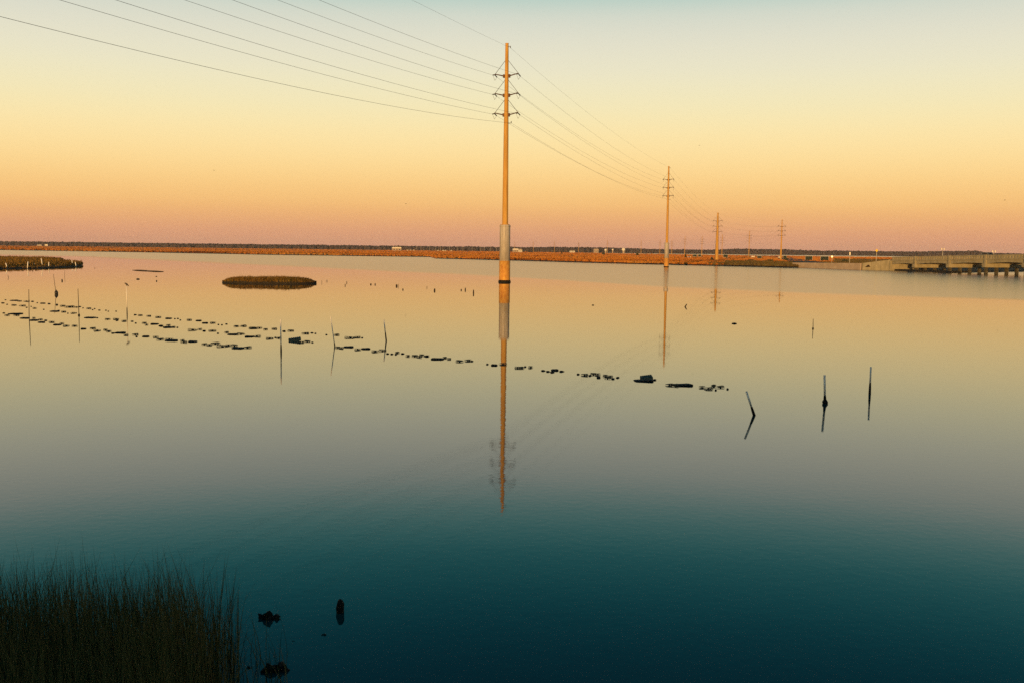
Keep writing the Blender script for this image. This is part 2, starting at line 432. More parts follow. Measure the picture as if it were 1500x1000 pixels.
for i in range(70000):
    x = rnd.uniform(-160, 1640)
    p0 = shore_point(x); dirv = Vector((p0.x, p0.y, 0)); dn = dirv.length
    far = interp(FARD, x) * dn / p0.y
    u = rnd.random()
    if i % 9 == 0: u = u * 0.04
    inv = (1 / dn) * (1 - u) + (1 / far) * u
    dist = 1 / inv
    p = dirv.normalized() * (dist + 1.3); p.z = 0.34
    h = rnd.uniform(0.45, 0.8) * (1 + 0.5 * noise.noise(p * 0.02))
    if dist > dn + 6 and abs(noise.noise(Vector((p.x * 0.006, p.y * 0.016, 4.0)))) < 0.045: continue     # tidal creeks
    if 1060 < x < 1640 and dist < (420 if x < 1220 else 700): continue
    tuft(mg, p, h, max(0.35, dist * 0.0026), 3)
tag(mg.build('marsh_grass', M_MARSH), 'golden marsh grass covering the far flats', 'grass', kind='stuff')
og = MB()
for i in range(22000):
    x = rnd.uniform(1030, 1640)
    p0 = shore_point(x); dirv = Vector((p0.x, p0.y, 0)); dn = dirv.length
    u = rnd.random() ** 1.4
    inv = (1 / dn) * (1 - u) + (1 / (470.0 if x < 1220 else 760.0)) * u
    p = dirv.normalized() * (1 / inv + 1.2); p.z = 0.34
    if x > 1170 and p.y < 315: continue
    if x < 1080 and rnd.random() > (x - 1030) / 50: continue
    tuft(og, p, rnd.uniform(0.45, 0.8), 0.7, 3)
tag(og.build('bank_grass', M_OLIVE), 'olive brown grass along the shore near the bridge', 'grass', kind='stuff')

# ---- far woodland along the horizon
TOPS = [(-260, 4.2), (0, 4.2), (400, 4.0), (740, 4.0), (800, 4.6), (860, 5.2), (960, 3.6), (1040, 3.4), (1080, 5.4), (1140, 5.2), (1200, 4.0), (1260, 4.2), (1330, 4.0), (1390, 5.6), (1428, 6.2), (1445, 3.6), (1500, 3.0), (1760, 3.4)]
tw = MB()
x = -300.0
k = 0
while x < 1800:
    for layer in (0, 1, 2):
        D = 2080 + layer * 45 + rnd.uniform(-15, 15)
        xx = x + rnd.uniform(-1.2, 1.2)
        p = col_at(xx, D)
        top = CAM_H + interp(TOPS, xx) * D / F
        top *= (0.82, 0.9, 0.95)[layer] + 0.10 * noise.noise(Vector((xx * 0.05, layer * 3.0, 0))) + 0.05 * noise.noise(Vector((xx * 0.2, layer * 5.0, 2))) + rnd.uniform(-0.03, 0.05)
        if rnd.random() < 0.05: top *= 1.06
        r = rnd.uniform(2.2, 3.8)
        tw.blob((p.x, p.y, top - r * 0.7), (r, r, r * 0.75), 1, 0.6, k, 1.3)
        tw.blob((p.x + rnd.uniform(-2, 2), p.y - 3, top * 0.42), (r * 1.2, r, top * 0.50), 1, 0.6, k + 0.5, 1.3)
        k += 1
    x += 1.5
tag(tw.build('woodland', M_TREES), 'dark continuous woodland along the far horizon', 'woodland', kind='stuff')
wf = MB()
fl = [col_at(x, 2060) for x in range(-340, 1860, 40)]
for p in fl: 
    d = Vector((p.x, p.y, 0)).normalized()
    wf.v += [tuple(p + Vector((0, 0, -0.4))), tuple(p + d * 6 + Vector((0, 0, 0.5))), tuple(p + d * 400 + Vector((0, 0, 0.8)))]
for i in range(len(fl) - 1):
    for j in range(2): wf.f.append((i * 3 + j, i * 3 + 3 + j, i * 3 + 4 + j, i * 3 + 1 + j))
tag(wf.build('far_shore', M_MARSHSOIL), kind='structure')

# ---- marsh islands
def island(name, outline, h, count, wd, label, z=0.2, longisle=False):
    """outline: world points around the waterline"""
    root = thing(name, (0, 0, 0), 0, label, 'island')
    cx = sum(p.x for p in outline) / len(outline); cy = sum(p.y for p in outline) / len(outline)
    root.location = (cx, cy, 0)
    loc = [Vector((p.x - cx, p.y - cy, 0)) for p in outline]
    mb = MB(); nn = len(loc)
    for q in loc: mb.v.append((q.x * 1.03, q.y * 1.03, -0.4))
    for q in loc: mb.v.append((q.x * 0.985, q.y * 0.985, z))
    mb.f.append(tuple(range(nn, 2 * nn)))
    for i in range(nn):
        j = (i + 1) % nn; mb.f.append((i, j, j + nn, i + nn))
    mb.build('mud_base', M_MUD, root)  # mud bank raised so its dark face also stands for shaded lower stems
    xs = [q.x for q in loc]; ys = [q.y for q in loc]
    def inside(px, py):
        c = False; j = nn - 1
        for i in range(nn):
            if (loc[i].y > py) != (loc[j].y > py) and px < (loc[j].x - loc[i].x) * (py - loc[i].y) / (loc[j].y - loc[i].y) + loc[i].x: c = not c
            j = i
        return c
    gb = MB(); n = 0
    while n < count:
        px, py = rnd.uniform(min(xs), max(xs)), rnd.uniform(min(ys), max(ys))
        if not inside(px, py): continue
        n += 1
        edge = 1.0 if inside(px * 1.06, py * 1.25) else (0.8 if abs(px) < 0.8 * max(xs) else 0.5)
        hh = h * edge * (1 + 0.18 * noise.noise(Vector((px * 0.3, py * 0.3, 3)))) * rnd.uniform(0.55, 1.15)
        if rnd.random() < 0.06: hh *= 1.35
        hh *= max(0.22, 1 - max(0.0, (px - 0.4 * max(xs)) / (0.6 * max(xs))) ** 3.5) * (max(0.22, 1 - max(0.0, (px - 0.4 * min(xs)) / (0.6 * min(xs))) ** 4) if not longisle else 1.0)
        tuft(gb, Vector((px, py, z - 0.05)), hh, wd, 3, rnd, 0.18)
    g = gb.build('grass', M_ISLE, root); g['kind'] = 'stuff'
    return root
c0 = gp(387, 415.6)
out = []
for k in range(40):
    a = 2 * math.pi * k / 40
    ax, ay = 5.6, 2.6
    sx = math.copysign(abs(math.cos(a)) ** 0.85, math.cos(a)); sy = math.copysign(abs(math.sin(a)) ** 0.8, math.sin(a))
    kk = 1 + 0.05 * noise.noise(Vector((math.cos(a) * 2, math.sin(a) * 2, 5)))
    out.append(Vector((c0.x + sx * ax * kk, c0.y + 2.6 + sy * ay * kk, 0)))
island('marsh_island', out, 0.50, 12000, 0.045, 'small oval grass island alone in the calm water left of the tall pole', 0.27)
pxs = [(-90, 393.5), (-30, 393.8), (20, 393.6), (60, 393.3), (90, 391.8), (110, 390.4), (119, 389.2), (121.5, 388.2), (117, 387.3), (105, 386.2), (92, 385.2), (80, 383.9), (86, 382.8), (93, 381.8), (88, 380.9), (70, 379.6), (40, 378.8), (0, 378.2), (-60, 377.5), (-120, 377.0), (-130, 385)]
island('marsh_island', [gp(*q) for q in pxs], 0.7, 26000, 0.18, 'long dark grass island reaching in from the left edge of the bay', 0.25, True)

# ================================================================ TRANSMISSION POLES AND WIRES
ARM_Z = [26.94, 24.45, 21.92]
POLE_TOP = 31.1
ARM_L = 1.62
def build_pole_in_water():
    root = thing('transmission_pole')
    MB().tube([(0, 0, -1.4), (0, 0, 2.8)], 0.735, 28).build('casing', M_CASING, root, True)
    g = MB()
    g.tube([(0, 0, -0.4), (0, 0, -0.1), (0, 0, 0.12), (0, 0, 0.26)], [0.83, 0.85, 0.83, 0.76], 28)
    gr = g.build('marine_growth_collar', M_GROWTH, root, True)
    f = MB().tube([(0, 0, 2.803), (0, 0, 7.45), (0, 0, 7.58)], [0.70, 0.70, 0.66], 28).build('foundation', M_CONC, root, True)
    MB().tube([(0, 0, 7.3), (0, 0, 7.52)], 0.725, 28).build('collar', M_CONC, f, True)
    fl = MB().tube([(0, 0, 7.575), (0, 0, 7.66)], 0.56, 20).build('base_flange', M_POLE, f)
    for z in (14.2, 22.9):
        rr = 0.41 - 0.195 * (z - 7.4) / 23.7
        MB().tube([(0, 0, z), (0, 0, z + 0.3)], [rr + 0.012, rr + 0.01], 12).build('slip_joint', M_POLE, root)
    shaft = MB()
    shaft.tube([(0, 0, 7.4), (0, 0, 19.0), (0, 0, POLE_TOP)], [0.41, 0.33, 0.215], 12)
    shaft.build('shaft', M_POLE, root)
    MB().tube([(0, 0, POLE_TOP - 0.02), (0, 0, POLE_TOP + 0.06)], 0.235, 12).build('cap', M_POLE, root)
    add_arms(root, ARM_Z, ARM_L, POLE_TOP, 0.24)
    return root

def strain_string(sgn, base):
    mb = MB(); pts = []; rad = []
    for k in range(15):
        t = k / 14.0
        pts.append((base[0], base[1] + sgn * (0.08 + t * 0.8), base[2] - 0.10 - t * 0.16)); rad.append(0.075 if k % 2 else 0.03)
    mb.tube(pts, rad, 7)
    return mb

def add_arms(root, zs, L, top, r):
    for z in zs:
        for s in (-1, 1):
            rise = L * 0.2
            arm = MB()
            arm.tube([(s * r, 0, z), (s * L, 0, z + rise)], [0.085, 0.06], 8)
            a = arm.build('crossarm', M_ARM, root)
            MB().box((s * (r + 0.13), 0, z + 0.02), (0.22, 0.30, 0.42)).build('arm_bracket', M_ARM, a)
            MB().tube([(s * L * 0.98, 0, z + rise), (s * (r - 0.02), 0, z + 2.0)], 0.028, 6).build('stay_rod', M_ROD, root)
            for d in (-1, 1):
                strain_string(d, (s * L, 0, z + rise)).build('insulator', M_INS, root)
    b = MB(); b.box((0.34, 0, top - 0.35), (0.30, 0.06, 0.06)); b.box((0.48, 0, top - 0.45), (0.07, 0.1, 0.28))
    b.build('shield_wire_bracket', M_ROD, root)
    b = MB(); b.box((0.50, 0, zs[-1] - 1.05), (0.42, 0.06, 0.06)); b.box((0.70, 0, zs[-1] - 0.94), (0.07, 0.1, 0.26))
    b.build('lower_bracket', M_ROD, root)

def attach_points(zs, L, top):
    pts = [Vector((0.48, 0, top - 0.55))]
    for z in zs:
        for s in (-1, 1): pts.append(Vector((s * L, 0, z + L * 0.2 - 0.26)))
    pts.append(Vector((0.70, 0, zs[-1] - 1.05)))
    return pts

P1 = gp(739, 413.2)
P2 = gp(976, 391.4)
P0 = Vector((-62, -60, 0))
poles = [('water', P0, 0.89), ('water', P1, 1.0)]
s2 = (height_at(980, 244, P2.y)) / POLE_TOP
poles.append(('water', P2, s2))
LAND = [(1050, 312, 430), (1144, 322, 517), (1097, 338.5, 800), (1057.5, 343.5, 940), (1028, 346, 1060), (1003, 346.5, 1150), (984, 351, 1383), (966.5, 352, 1475), (939, 352, 1560), (889.5, 352, 1640), (847.5, 354, 1760), (812, 353.5, 1800), (781, 353.5, 1850), (754, 355.5, 1900)]
for (x, y, D) in LAND:
    p = col_at(x, D, 0.3)
    poles.append(('land', p, (height_at(x, y, D) - 0.3)))
LABELS = ['tall transmission pole at the near end of the wires beside the camera bank',
          'tallest transmission pole on a concrete foundation in the middle of the water',
          'second transmission pole on a pale foundation in the water by the marsh shore',
          'thick tapered pole without foundation on the marsh edge, third along the wires',
          'slender three-armed pole on the marsh, rightmost of all poles',
          'three-armed pole between the thick marsh pole and the rightmost pole',
          'thin three-armed pole just right of the thick marsh pole',
          'thin pole just left of the thick marsh pole', 'thin pole second to the left of the thick marsh pole',
          'thin pole just right of the second foundation pole', 'thin pole just left of the second foundation pole',
          'thin far pole second to the left of the second foundation pole',
          'thin far pole standing among the sunlit domes before the woods', 'thin far pole left of the sunlit domes',
          'thin far pole third to the right of the tallest pole', 'thin far pole second to the right of the tallest pole', 'thin far pole closest right of the tallest pole']
locs = [p[1] for p in poles]
rots = []
for i in range(len(poles)):
    a = locs[max(i - 1, 0)]; b = locs[min(i + 1, len(poles) - 1)]
    if i == 4: a, b = locs[3], locs[5]
    d1 = (locs[i] - locs[i - 1]).normalized() if i else None
    d2 = (locs[i + 1] - locs[i]).normalized() if i + 1 < len(poles) else None
    d = (d1 + d2) if d1 is not None and d2 is not None and (d1 + d2).length > 0.3 else (d1 or d2)
    if d.length < 0.1: d = Vector((0.3, 1, 0))
    r = math.atan2(-d.x, d.y)
    if i >= 4: r = max(-0.6, min(0.6, r))
    rots.append(r)
rots[3] = -0.3; rots[4] = 0.1
wp = build_pole_in_water()
def build_land_pole(H):
    root = thing('transmission_pole')
    rb = 0.5
    MB().tube([(0, 0, -0.6), (0, 0, H * 0.12), (0, 0, H)], [rb, rb * 0.86, 0.2], 12).build('shaft', M_POLE, root)
    MB().tube([(0, 0, H - 0.02), (0, 0, H + 0.06)], 0.22, 12).build('cap', M_POLE, root)
    zs = [H - 3.6, H - 5.9, H - 8.2]
    add_arms(root, zs, 1.95, H, 0.26)
    return root
attach = []
for i, (kind, p, s) in enumerate(poles):
    if kind == 'water':
        o = wp if i == 0 else copy_tree(wp)
        o.scale = (s, s, s); ap = [v * s for v in attach_points(ARM_Z, ARM_L, POLE_TOP)]
    else:
        o = build_land_pole(s); ap = attach_points([s - 3.6, s - 5.9, s - 8.2], 1.95, s)
        if i == 3:
            sh = [c for c in o.children if c.name.startswith('shaft')][0]
            for v in sh.data.vertices:
                if v.co.z < s * 0.5: v.co.x *= 1.75; v.co.y *= 1.75
                elif v.co.z > s * 0.5: v.co.x *= 1.5; v.co.y *= 1.5
        if i >= 5:
            sh = [c for c in o.children if c.name.startswith('shaft')][0]
            for v in sh.data.vertices:
                if v.co.z < s * 0.5: v.co.x *= 0.8; v.co.y *= 0.8
    o.location = p; o.rotation_euler = (0, 0, rots[i])
    tag(o, LABELS[i], 'utility pole', 'transmission poles carrying the wires')
    m = Matrix.Rotation(rots[i], 3, 'Z')
    attach.append([p + m @ v for v in ap])

WIRE_LABELS = ['thin shield wire strung from pole top to pole top', 'power line on the left tips of the top crossarms', 'power line on the right tips of the top crossarms',
               'power line on the left tips of the middle crossarms', 'power line on the right tips of the middle crossarms',
               'power line on the left tips of the bottom crossarms', 'power line on the right tips of the bottom crossarms',
               'lowest wire, fixed to the poles below the crossarms']
last = 9
for c in range(8):
    pts = []; rad = []
    for i in range(last):
        a, b = attach[i][c], attach[i + 1][c]
        if c not in (0, 7):
            d = (b - a); d.z = 0; d.normalize()
            a2, b2 = a + d * 0.88, b - d * 0.88
        else: a2, b2 = a, b
        L = (b2 - a2).length
        sag = L * ((0.0145 if i == 0 else 0.0107) if c else 0.009)
        if c == 7 and i == 0: sag = L * 0.021
        nseg = 36 if i < 2 else 16
        for k in range(nseg + 1):
            t = k / nseg
            q = a2.lerp(b2, t); q.z -= sag * 4 * t * (1 - t)
            pts.append(q); rad.append((0.013 if i == 0 else 0.011) if c else 0.009)
        if i + 1 < last and c not in (0, 7):
            q = b.copy(); q.z -= 0.55; pts.append(q); rad.append(0.02)
    wo = MB().tube(pts, rad, 5).build('power_line', M_WIRE)
    tag(wo, WIRE_LABELS[c], 'wire', 'wires strung along the poles')

# slim pale masts standing in front of the far woods, left of the tallest pole
for k, x in enumerate([609.8, 616.5, 621, 629, 638, 645, 658.5, 670, 678, 691.5, 704, 709.5, 718.6, 727]):
    D = 1950 + (k * 37) % 80
    hh = (9.5 + (k * 53 % 7) * 0.55)
    o = thing('utility_pole', col_at(x, D, 0.3), 0, '%s slim pale far pole from the left, before the woods' % ORD[k], 'utility pole', 'row of slim far poles left of the tallest pole')
    MB().tube([(0, 0, -0.4), (0, 0, hh)], [0.22, 0.14], 6).build('shaft', M_GALV, o)
    MB().box((0, 0, hh - 0.7), (2.4, 0.15, 0.15)).build('crossarm', M_WOOD, o)

# ================================================================ BRIDGE, SEAWALL, ROADSIDE
A = Vector((99.2, 262.0, 0)); B = Vector((111.4, 216.0, 0))
U = (B - A).normalized(); V = Vector((-U.y, U.x, 0))
if V.x < 0: V = -V                                   # away to the right (far side of the bridge)
BR_ROT = math.atan2(U.y, U.x)
def s_at(x):
    d = ray(x, horizon(x)); d2 = Vector((d.x, d.y, 0))
    # A + s U = t d2
    det = U.x * -d2.y - U.y * -d2.x
    return ((-A.x) * -d2.y - (-A.y) * -d2.x) / det
W = 9.0
br = thing('road_bridge', A, BR_ROT, 'low concrete road bridge with open railing entering at the right edge', 'bridge')
sgnV = 1.0 if (Matrix.Rotation(BR_ROT, 3, 'Z') @ Vector((0, 1, 0))).dot(V) > 0 else -1.0
def rz(s): return 3.55 + 0.0225 * min(s, 60)
piers = [s_at(1341), s_at(1391), s_at(1444)]
sp = piers[2] - piers[1]
stops = [0.0] + piers + [piers[2] + sp, piers[2] + 2 * sp, piers[2] + 3 * sp, piers[2] + 4 * sp]
END = stops[-1]
def lbox(s0, s1, y0, y1, za0, za1, zb0, zb1):
    """sloping box between stations s0 and s1; za*: bottom/top at s0, zb*: at s1; y measured to the far side"""
    mb = MB(); y0 *= sgnV; y1 *= sgnV
    mb.add([(s0, y0, za0), (s1, y0, zb0), (s1, y1, zb0), (s0, y1, za0), (s0, y0, za1), (s1, y0, zb1), (s1, y1, zb1), (s0, y1, za1)],
           [(0, 1, 2, 3), (4, 7, 6, 5), (0, 4, 5, 1), (1, 5, 6, 2), (2, 6, 7, 3), (3, 7, 4, 0)])
    return mb
for a, b in zip(stops, stops[1:]):
    za, zb = rz(a), rz(b)
    lbox(a + 0.01, b - 0.01, -0.12, W + 0.12, za - 1.10, za - 0.82, zb - 1.10, zb - 0.82).build('deck', M_BRIDGE, br)
    for side, (y0, y1) in enumerate(((0.0, 0.28), (W - 0.28, W))):
        lbox(a + 0.35, b - 0.35, y0, y1, za - 0.24, za, zb - 0.24, zb).build('railing', M_BRIDGE, br)
        n = max(3, int((b - a) / 0.85))
        rail = br.children[-1]
        for k in range(n):
            s = a + 0.6 + (b - a - 1.2) * k / (n - 1); z = rz(s)
            bx = MB().box((s, sgnV * (y0 + y1) / 2, z - 0.53), (0.5, 0.22, 0.585)); bx.build('baluster', M_BRIDGE, rail)
    for gy in (0.35, W / 2, W - 0.35):
        # girder with a shallow haunch
        mb = MB(); n = 10
        for k in range(n + 1):
            t = k / n; s = a + 0.45 + (b - a - 0.9) * t; z = rz(s)
            lo = z - 1.95 - 0.0 + 0.22 * (1 - (2 * t - 1) ** 2)
            for yy in (gy - 0.22, gy + 0.22): mb.v += [(s, sgnV * yy, lo), (s, sgnV * yy, z - 1.105)]
        for k in range(n):
            q = k * 4
            for (i, j) in ((0, 1), (1, 3), (3, 2), (2, 0)): mb.f.append((q + i, q + 4 + i, q + 4 + j, q + j))
        mb.f += [(0, 1, 3, 2), (n * 4, n * 4 + 2, n * 4 + 3, n * 4 + 1)]
        mb.build('girder', M_BRIDGE, br)
for s in stops[1:]:
    z = rz(s)
    pr = MB().box((s, sgnV * W / 2, z - 2.40), (1.05, W + 0.9, 0.86)).build('pier_cap', M_BRIDGE, br)
    for yy in (0.05, W - 0.05):
        MB().box((s, sgnV * yy, z - 0.98), (0.62, 0.5, 2.04)).build('pilaster', M_BRIDGE, pr)
    for yy in (0.3, 3.1, 5.9, W - 0.3):
        MB().box((s, sgnV * yy, (z - 2.83 - 1.4) / 2), (0.6, 0.6, z - 2.83 + 1.4)).build('pile', M_PILE, pr)
ab = MB(); ab.box((-0.6, sgnV * W / 2, 1.0), (1.2, W + 0.6, 3.0)); ab.build('abutment', M_BRIDGE, br)

# seawall with a rising wing wall up to the bridge
w0, w1, w2 = col_at(1162, 300), col_at(1262, 268), A + V * 0.0 - U * 0.2
def wall_run(name, pts, label, mat_):
    root = thing(name, pts[0][0], 0, label, 'wall')
    o = pts[0][0]
    for (p, za), (q, zb) in zip(pts, pts[1:]):
        d = (q - p); L = d.length; n = max(1, int(round(L / 3.0))); d.normalize(); nn = Vector((-d.y, d.x, 0)) * 0.2
        for k in range(n):
            a = p + d * (L * k / n + 0.025) - o; b = p + d * (L * (k + 1) / n - 0.025) - o
            z0 = za + (zb - za) * k / n; z1 = za + (zb - za) * (k + 1) / n
            mb = MB()
            mb.add([tuple(a - nn + Vector((0, 0, -0.8))), tuple(b - nn + Vector((0, 0, -0.8))), tuple(b + nn + Vector((0, 0, -0.8))), tuple(a + nn + Vector((0, 0, -0.8))),
                    tuple(a - nn + Vector((0, 0, z0))), tuple(b - nn + Vector((0, 0, z1))), tuple(b + nn + Vector((0, 0, z1))), tuple(a + nn + Vector((0, 0, z0)))],
                   [(0, 1, 2, 3), (4, 7, 6, 5), (0, 4, 5, 1), (1, 5, 6, 2), (2, 6, 7, 3), (3, 7, 4, 0)])
            mb.build('panel', mat_, root)
    return root
wall_run('seawall', [(w0, 1.42), (w1, 1.75)], 'long low pale concrete seawall left of the bridge', M_WALL)
wall_run('wing_wall', [(w1 + Vector((0.3, -0.3, 0)), 1.8), (w2, 2.8)], 'concrete wing wall rising from the seawall to the bridge', M_BRIDGE)

# raised causeway land behind the seawall, carrying the road to the bridge
cl = MB(); path = [A + V * 4.6 - U * 0.5, A.lerp(w1, 0.5) + Vector((5.6, 1.5, 0)), w1 + Vector((6.0, 0, 0)), w1.lerp(w0, 0.5) + Vector((6.5, 0, 0)), w0 + Vector((8, 0, 0)), Vector((128, 450, 0)), Vector((175, 640, 0)), Vector((240, 900, 0)), Vector((270, 1150, 0))]
zc = [2.3, 1.7, 1.35, 1.25, 1.15, 1.0, 0.9, 0.9, 0.9]
for i, p in enumerate(path):
    d = (path[min(i + 1, len(path) - 1)] - path[max(i - 1, 0)]).normalized(); nn = Vector((-d.y, d.x, 0))
    for off, dz in ((-13, -1.6), (-5.0, 0), (2.2 if i < 2 else 5.0, 0), (2.4 if i < 2 else 5.4, -0.6)):
        q = p + nn * off; cl.v.append((q.x, q.y, max(0.2, zc[i] + dz)))
for i in range(len(path) - 1):
    for j in range(3): a = i * 4 + j; cl.f.append((a, a + 4, a + 5, a + 1))
tag(cl.build('causeway', M_MARSHSOIL), kind='structure')
rdm = MB()
for i, p in enumerate(path):
    d = (path[min(i + 1, len(path) - 1)] - path[max(i - 1, 0)]).normalized(); nn = Vector((-d.y, d.x, 0))
    for off in (-3.6, 3.6):
        q = p + nn * off; rdm.v.append((q.x, q.y, zc[i] + 0.02))
for i in range(len(path) - 1): rdm.f.append((i * 2, i * 2 + 2, i * 2 + 3, i * 2 + 1))
tag(rdm.build('causeway_road', M_ASPHALT), kind='structure')

def shrub(x, y, D, w_px, h_px, label, seed):
    p = col_at(x, D, 0.3); wd = w_px * D / F; h = h_px * D / F
    o = thing('shrub', p, 0, label, 'shrub', 'shrubs on the marsh')
    MB().tube([(0, 0, -0.2), (0.05, 0, h * 0.5)], [0.08, 0.04], 6).build('stem', M_WOOD, o)
    r = random.Random(seed); lf = MB()
    for k in range(int(220 + 60 * wd)):
        a, rr, zz = r.uniform(0, 2 * math.pi), math.sqrt(r.random()), r.random()
        prof = math.sqrt(max(0.05, 1 - (zz * 1.0 - 0.25) ** 2 / 0.62)) * (0.8 + 0.35 * noise.noise(Vector((a, zz * 3, seed))))
        q = Vector((math.cos(a) * rr * wd / 2 * prof, math.sin(a) * rr * min(wd / 2, 2.0) * prof, zz * h))
        s = r.uniform(0.12, 0.26) * max(1.0, D / 500)
        e1 = Vector((r.uniform(-1, 1), r.uniform(-1, 1), r.uniform(-1, 1))).normalized() * s; e2 = Vector((r.uniform(-1, 1), r.uniform(-1, 1), r.uniform(-1, 1))).normalized() * s
        lf.add([tuple(q - e1), tuple(q + e2), tuple(q + e1), tuple(q - e2)], [(0, 1, 2, 3)])
    lf.build('foliage', M_SHRUB, o)
for k, (x, D, wp_, hp_, lab) in enumerate([
        (884, 900, 5.5, 4.0, 'round dark bush on the marsh below the sunlit domes'), (933.5, 900, 4.5, 4.0, 'dark bush on the marsh left of the second foundation pole'),
        (823, 1000, 3.2, 2.4, 'tiny dark bush on the marsh far left of the domes'), (1004.5, 600, 3.0, 6.0, 'narrow dark bush beside a thin pole on the marsh'),
        (1043, 440, 5.5, 5.0, 'green bush at the foot of the thick tapered pole'), (1100, 420, 22, 3.4, 'low wide green bush on the shore left of the rightmost pole'),
        (1128, 415, 20, 3.8, 'dark green thicket in front of the rightmost pole'), (1152, 440, 7, 5.5, 'upright bush just right of the rightmost pole'),
        (1238, 420, 14, 5.0, 'bush behind the seawall near the white sign')]):
    shrub(x, 0, D, wp_, hp_, lab, k + 3)

def billboard(x, y0, y1, wpx, D, label, posts=2):
    wd = wpx * D / F; zt = height_at(x, y0, D); zb = height_at(x, y1, D)
    p = col_at(x, D, 0.3)
    o = thing('billboard', p, 0.12, label, 'billboard', 'billboards along the causeway')
    zt -= 0.3; zb -= 0.3; zb = max(zb, 0.35)
    pn = MB().box((0, 0, (zt + zb) / 2), (wd, 0.10, zt - zb)).build('panel', M_SIGNPANEL, o)
    fr = MB(); t = 0.13
    fr.box((0, -0.07, zt + t / 2), (wd + 2 * t, 0.16, t)); fr.box((0, -0.07, zb - t / 2), (wd + 2 * t, 0.16, t))
    for s in (-1, 1): fr.box((s * (wd / 2 + t / 2), -0.07, (zt + zb) / 2), (t, 0.16, zt - zb))
    fr.build('frame', M_SIGNFRAME, pn)
    for k in range(posts):
        s = -1 + 2 * k / (posts - 1)
        MB().box((s * wd * 0.4, 0.16, zt / 2 - 0.1), (0.18, 0.18, zt + 0.2)).build('post', M_WOOD, o)
billboard(1185, 375.6, 382.0, 10.5, 470, 'dark green framed billboard on the marsh, left of the pair behind the seawall')
billboard(1208, 376.0, 382.6, 12.0, 450, 'dark green framed billboard beside the round yellow lamp, right of the pair')
billboard(1150, 375.0, 379.5, 5.0, 560, 'small dark billboard right behind the rightmost pole')
billboard(1112.5, 375.4, 378.4, 6.5, 620, 'low wide dark billboard left of the rightmost pole')
billboard(1063, 373.4, 377.0, 6.5, 640, 'small dark billboard just right of the thick tapered pole')
billboard(1018, 373.2, 376.0, 5.5, 700, 'small dark billboard, left of two close ones by the thin pole')
billboard(1025, 373.2, 376.0, 4.5, 700, 'small dark billboard, right of two close ones by the thin pole')

def road_sign(x, ytop, ybot, D, wpx, hpx, m, label, diamond=False, name='road_sign'):
    p = col_at(x, D, 0.3); zt = height_at(x, ytop, D) - 0.3
    o = thing(name, p, 0, label, 'sign')
    MB().tube([(0, 0.05, -0.3), (0, 0.05, zt)], 0.07, 8).build('post', M_GALV, o)
    wd, h = wpx * D / F, hpx * D / F
    if diamond: MB().box((0, -0.05, zt - wd / 2), (wd * 0.72, 0.05, wd * 0.72), Matrix.Rotation(R(45), 3, 'Y')).build('panel', m, o)
    else: MB().box((0, -0.05, zt - h / 2), (wd, 0.05, h)).build('panel', m, o)
    return o
road_sign(1245, 369.5, 380, 300, 2.0, 4.6, M_WHITE, 'white upright sign on a thin post left of the bridge')
road_sign(1284, 365.0, 380, 275, 4.4, 4.4, M_YELLOW, 'yellow diamond sign on a post just left of the bridge', True)
lp = thing('lit_lamp', col_at(1219, 380, 0.6), 0, 'glowing round yellow lamp beside the right dark green billboard', 'lamp')
zl = height_at(1219, 376.2, 380) - 0.6
MB().tube([(0, 0, -0.3), (0, 0, zl)], 0.06, 8).build('post', M_GALV, lp)
MB().blob((0, -0.05, zl), 0.32, 2, 0.0).build('globe', M_LAMP, lp, True)
for x, ytop, lab in ((1341, 364.3, 'twin-headed light pole on the first bridge pier'), (1413.5, 367.8, 'small twin-headed light pole further right on the bridge')):
    s = s_at(x); q = A + U * s + V * 8.0
    z0 = rz(s) - 0.82; zt = height_at(x, ytop, q.y)
    o = thing('street_lamp', (q.x, q.y, z0), 0, lab, 'lamp post', 'light poles on the bridge')
    hh = zt - z0
    MB().tube([(0, 0, 0), (0, 0, hh)], [0.07, 0.045], 8).build('post', M_GALV, o)
    MB().box((0, 0, hh), (0.7, 0.06, 0.05)).build('arm', M_GALV, o)
    for sx in (-1, 1): MB().box((sx * 0.34, 0, hh - 0.05), (0.22, 0.2, 0.42)).build('lamp_head', M_WHITE, o)

# car on the bridge
s = s_at(1432); q = A + U * s + V * 3.0
car = thing('car', (q.x, q.y, rz(s) - 0.818), BR_ROT, 'grey car crossing the bridge, mostly hidden by the railing', 'car')
body = MB(); body.prism([(-2.15, 0.35), (2.15, 0.35), (2.2, 0.7), (1.2, 0.86), (-2.1, 0.92), (-2.2, 0.6)], -0.86, 0.86); body.build('body', M_CAR, car)
cab = MB(); cab.prism([(-1.75, 0.9), (0.95, 0.87), (0.25, 1.47), (-1.2, 1.5)], -0.72, 0.72); cb = cab.build('cabin', M_CAR, car)
gl = MB(); gl.prism([(-1.5, 0.95), (0.75, 0.93), (0.18, 1.40), (-1.1, 1.42)], -0.735, 0.735); gl.build('side_windows', M_GLASS, cb)
ws = MB(); ws.add([(0.93, -0.62, 0.93), (0.93, 0.62, 0.93), (0.32, 0.6, 1.44), (0.32, -0.6, 1.44)], [(0, 1, 2, 3)]); ws.build('windscreen', M_GLASS, cb)
for sx in (-1.35, 1.35):
    for sy in (-0.8, 0.8):
        MB().tube([(sx, sy - 0.1, 0.33), (sx, sy + 0.1, 0.33)], 0.33, 14).build('wheel', M_TYRE, car)

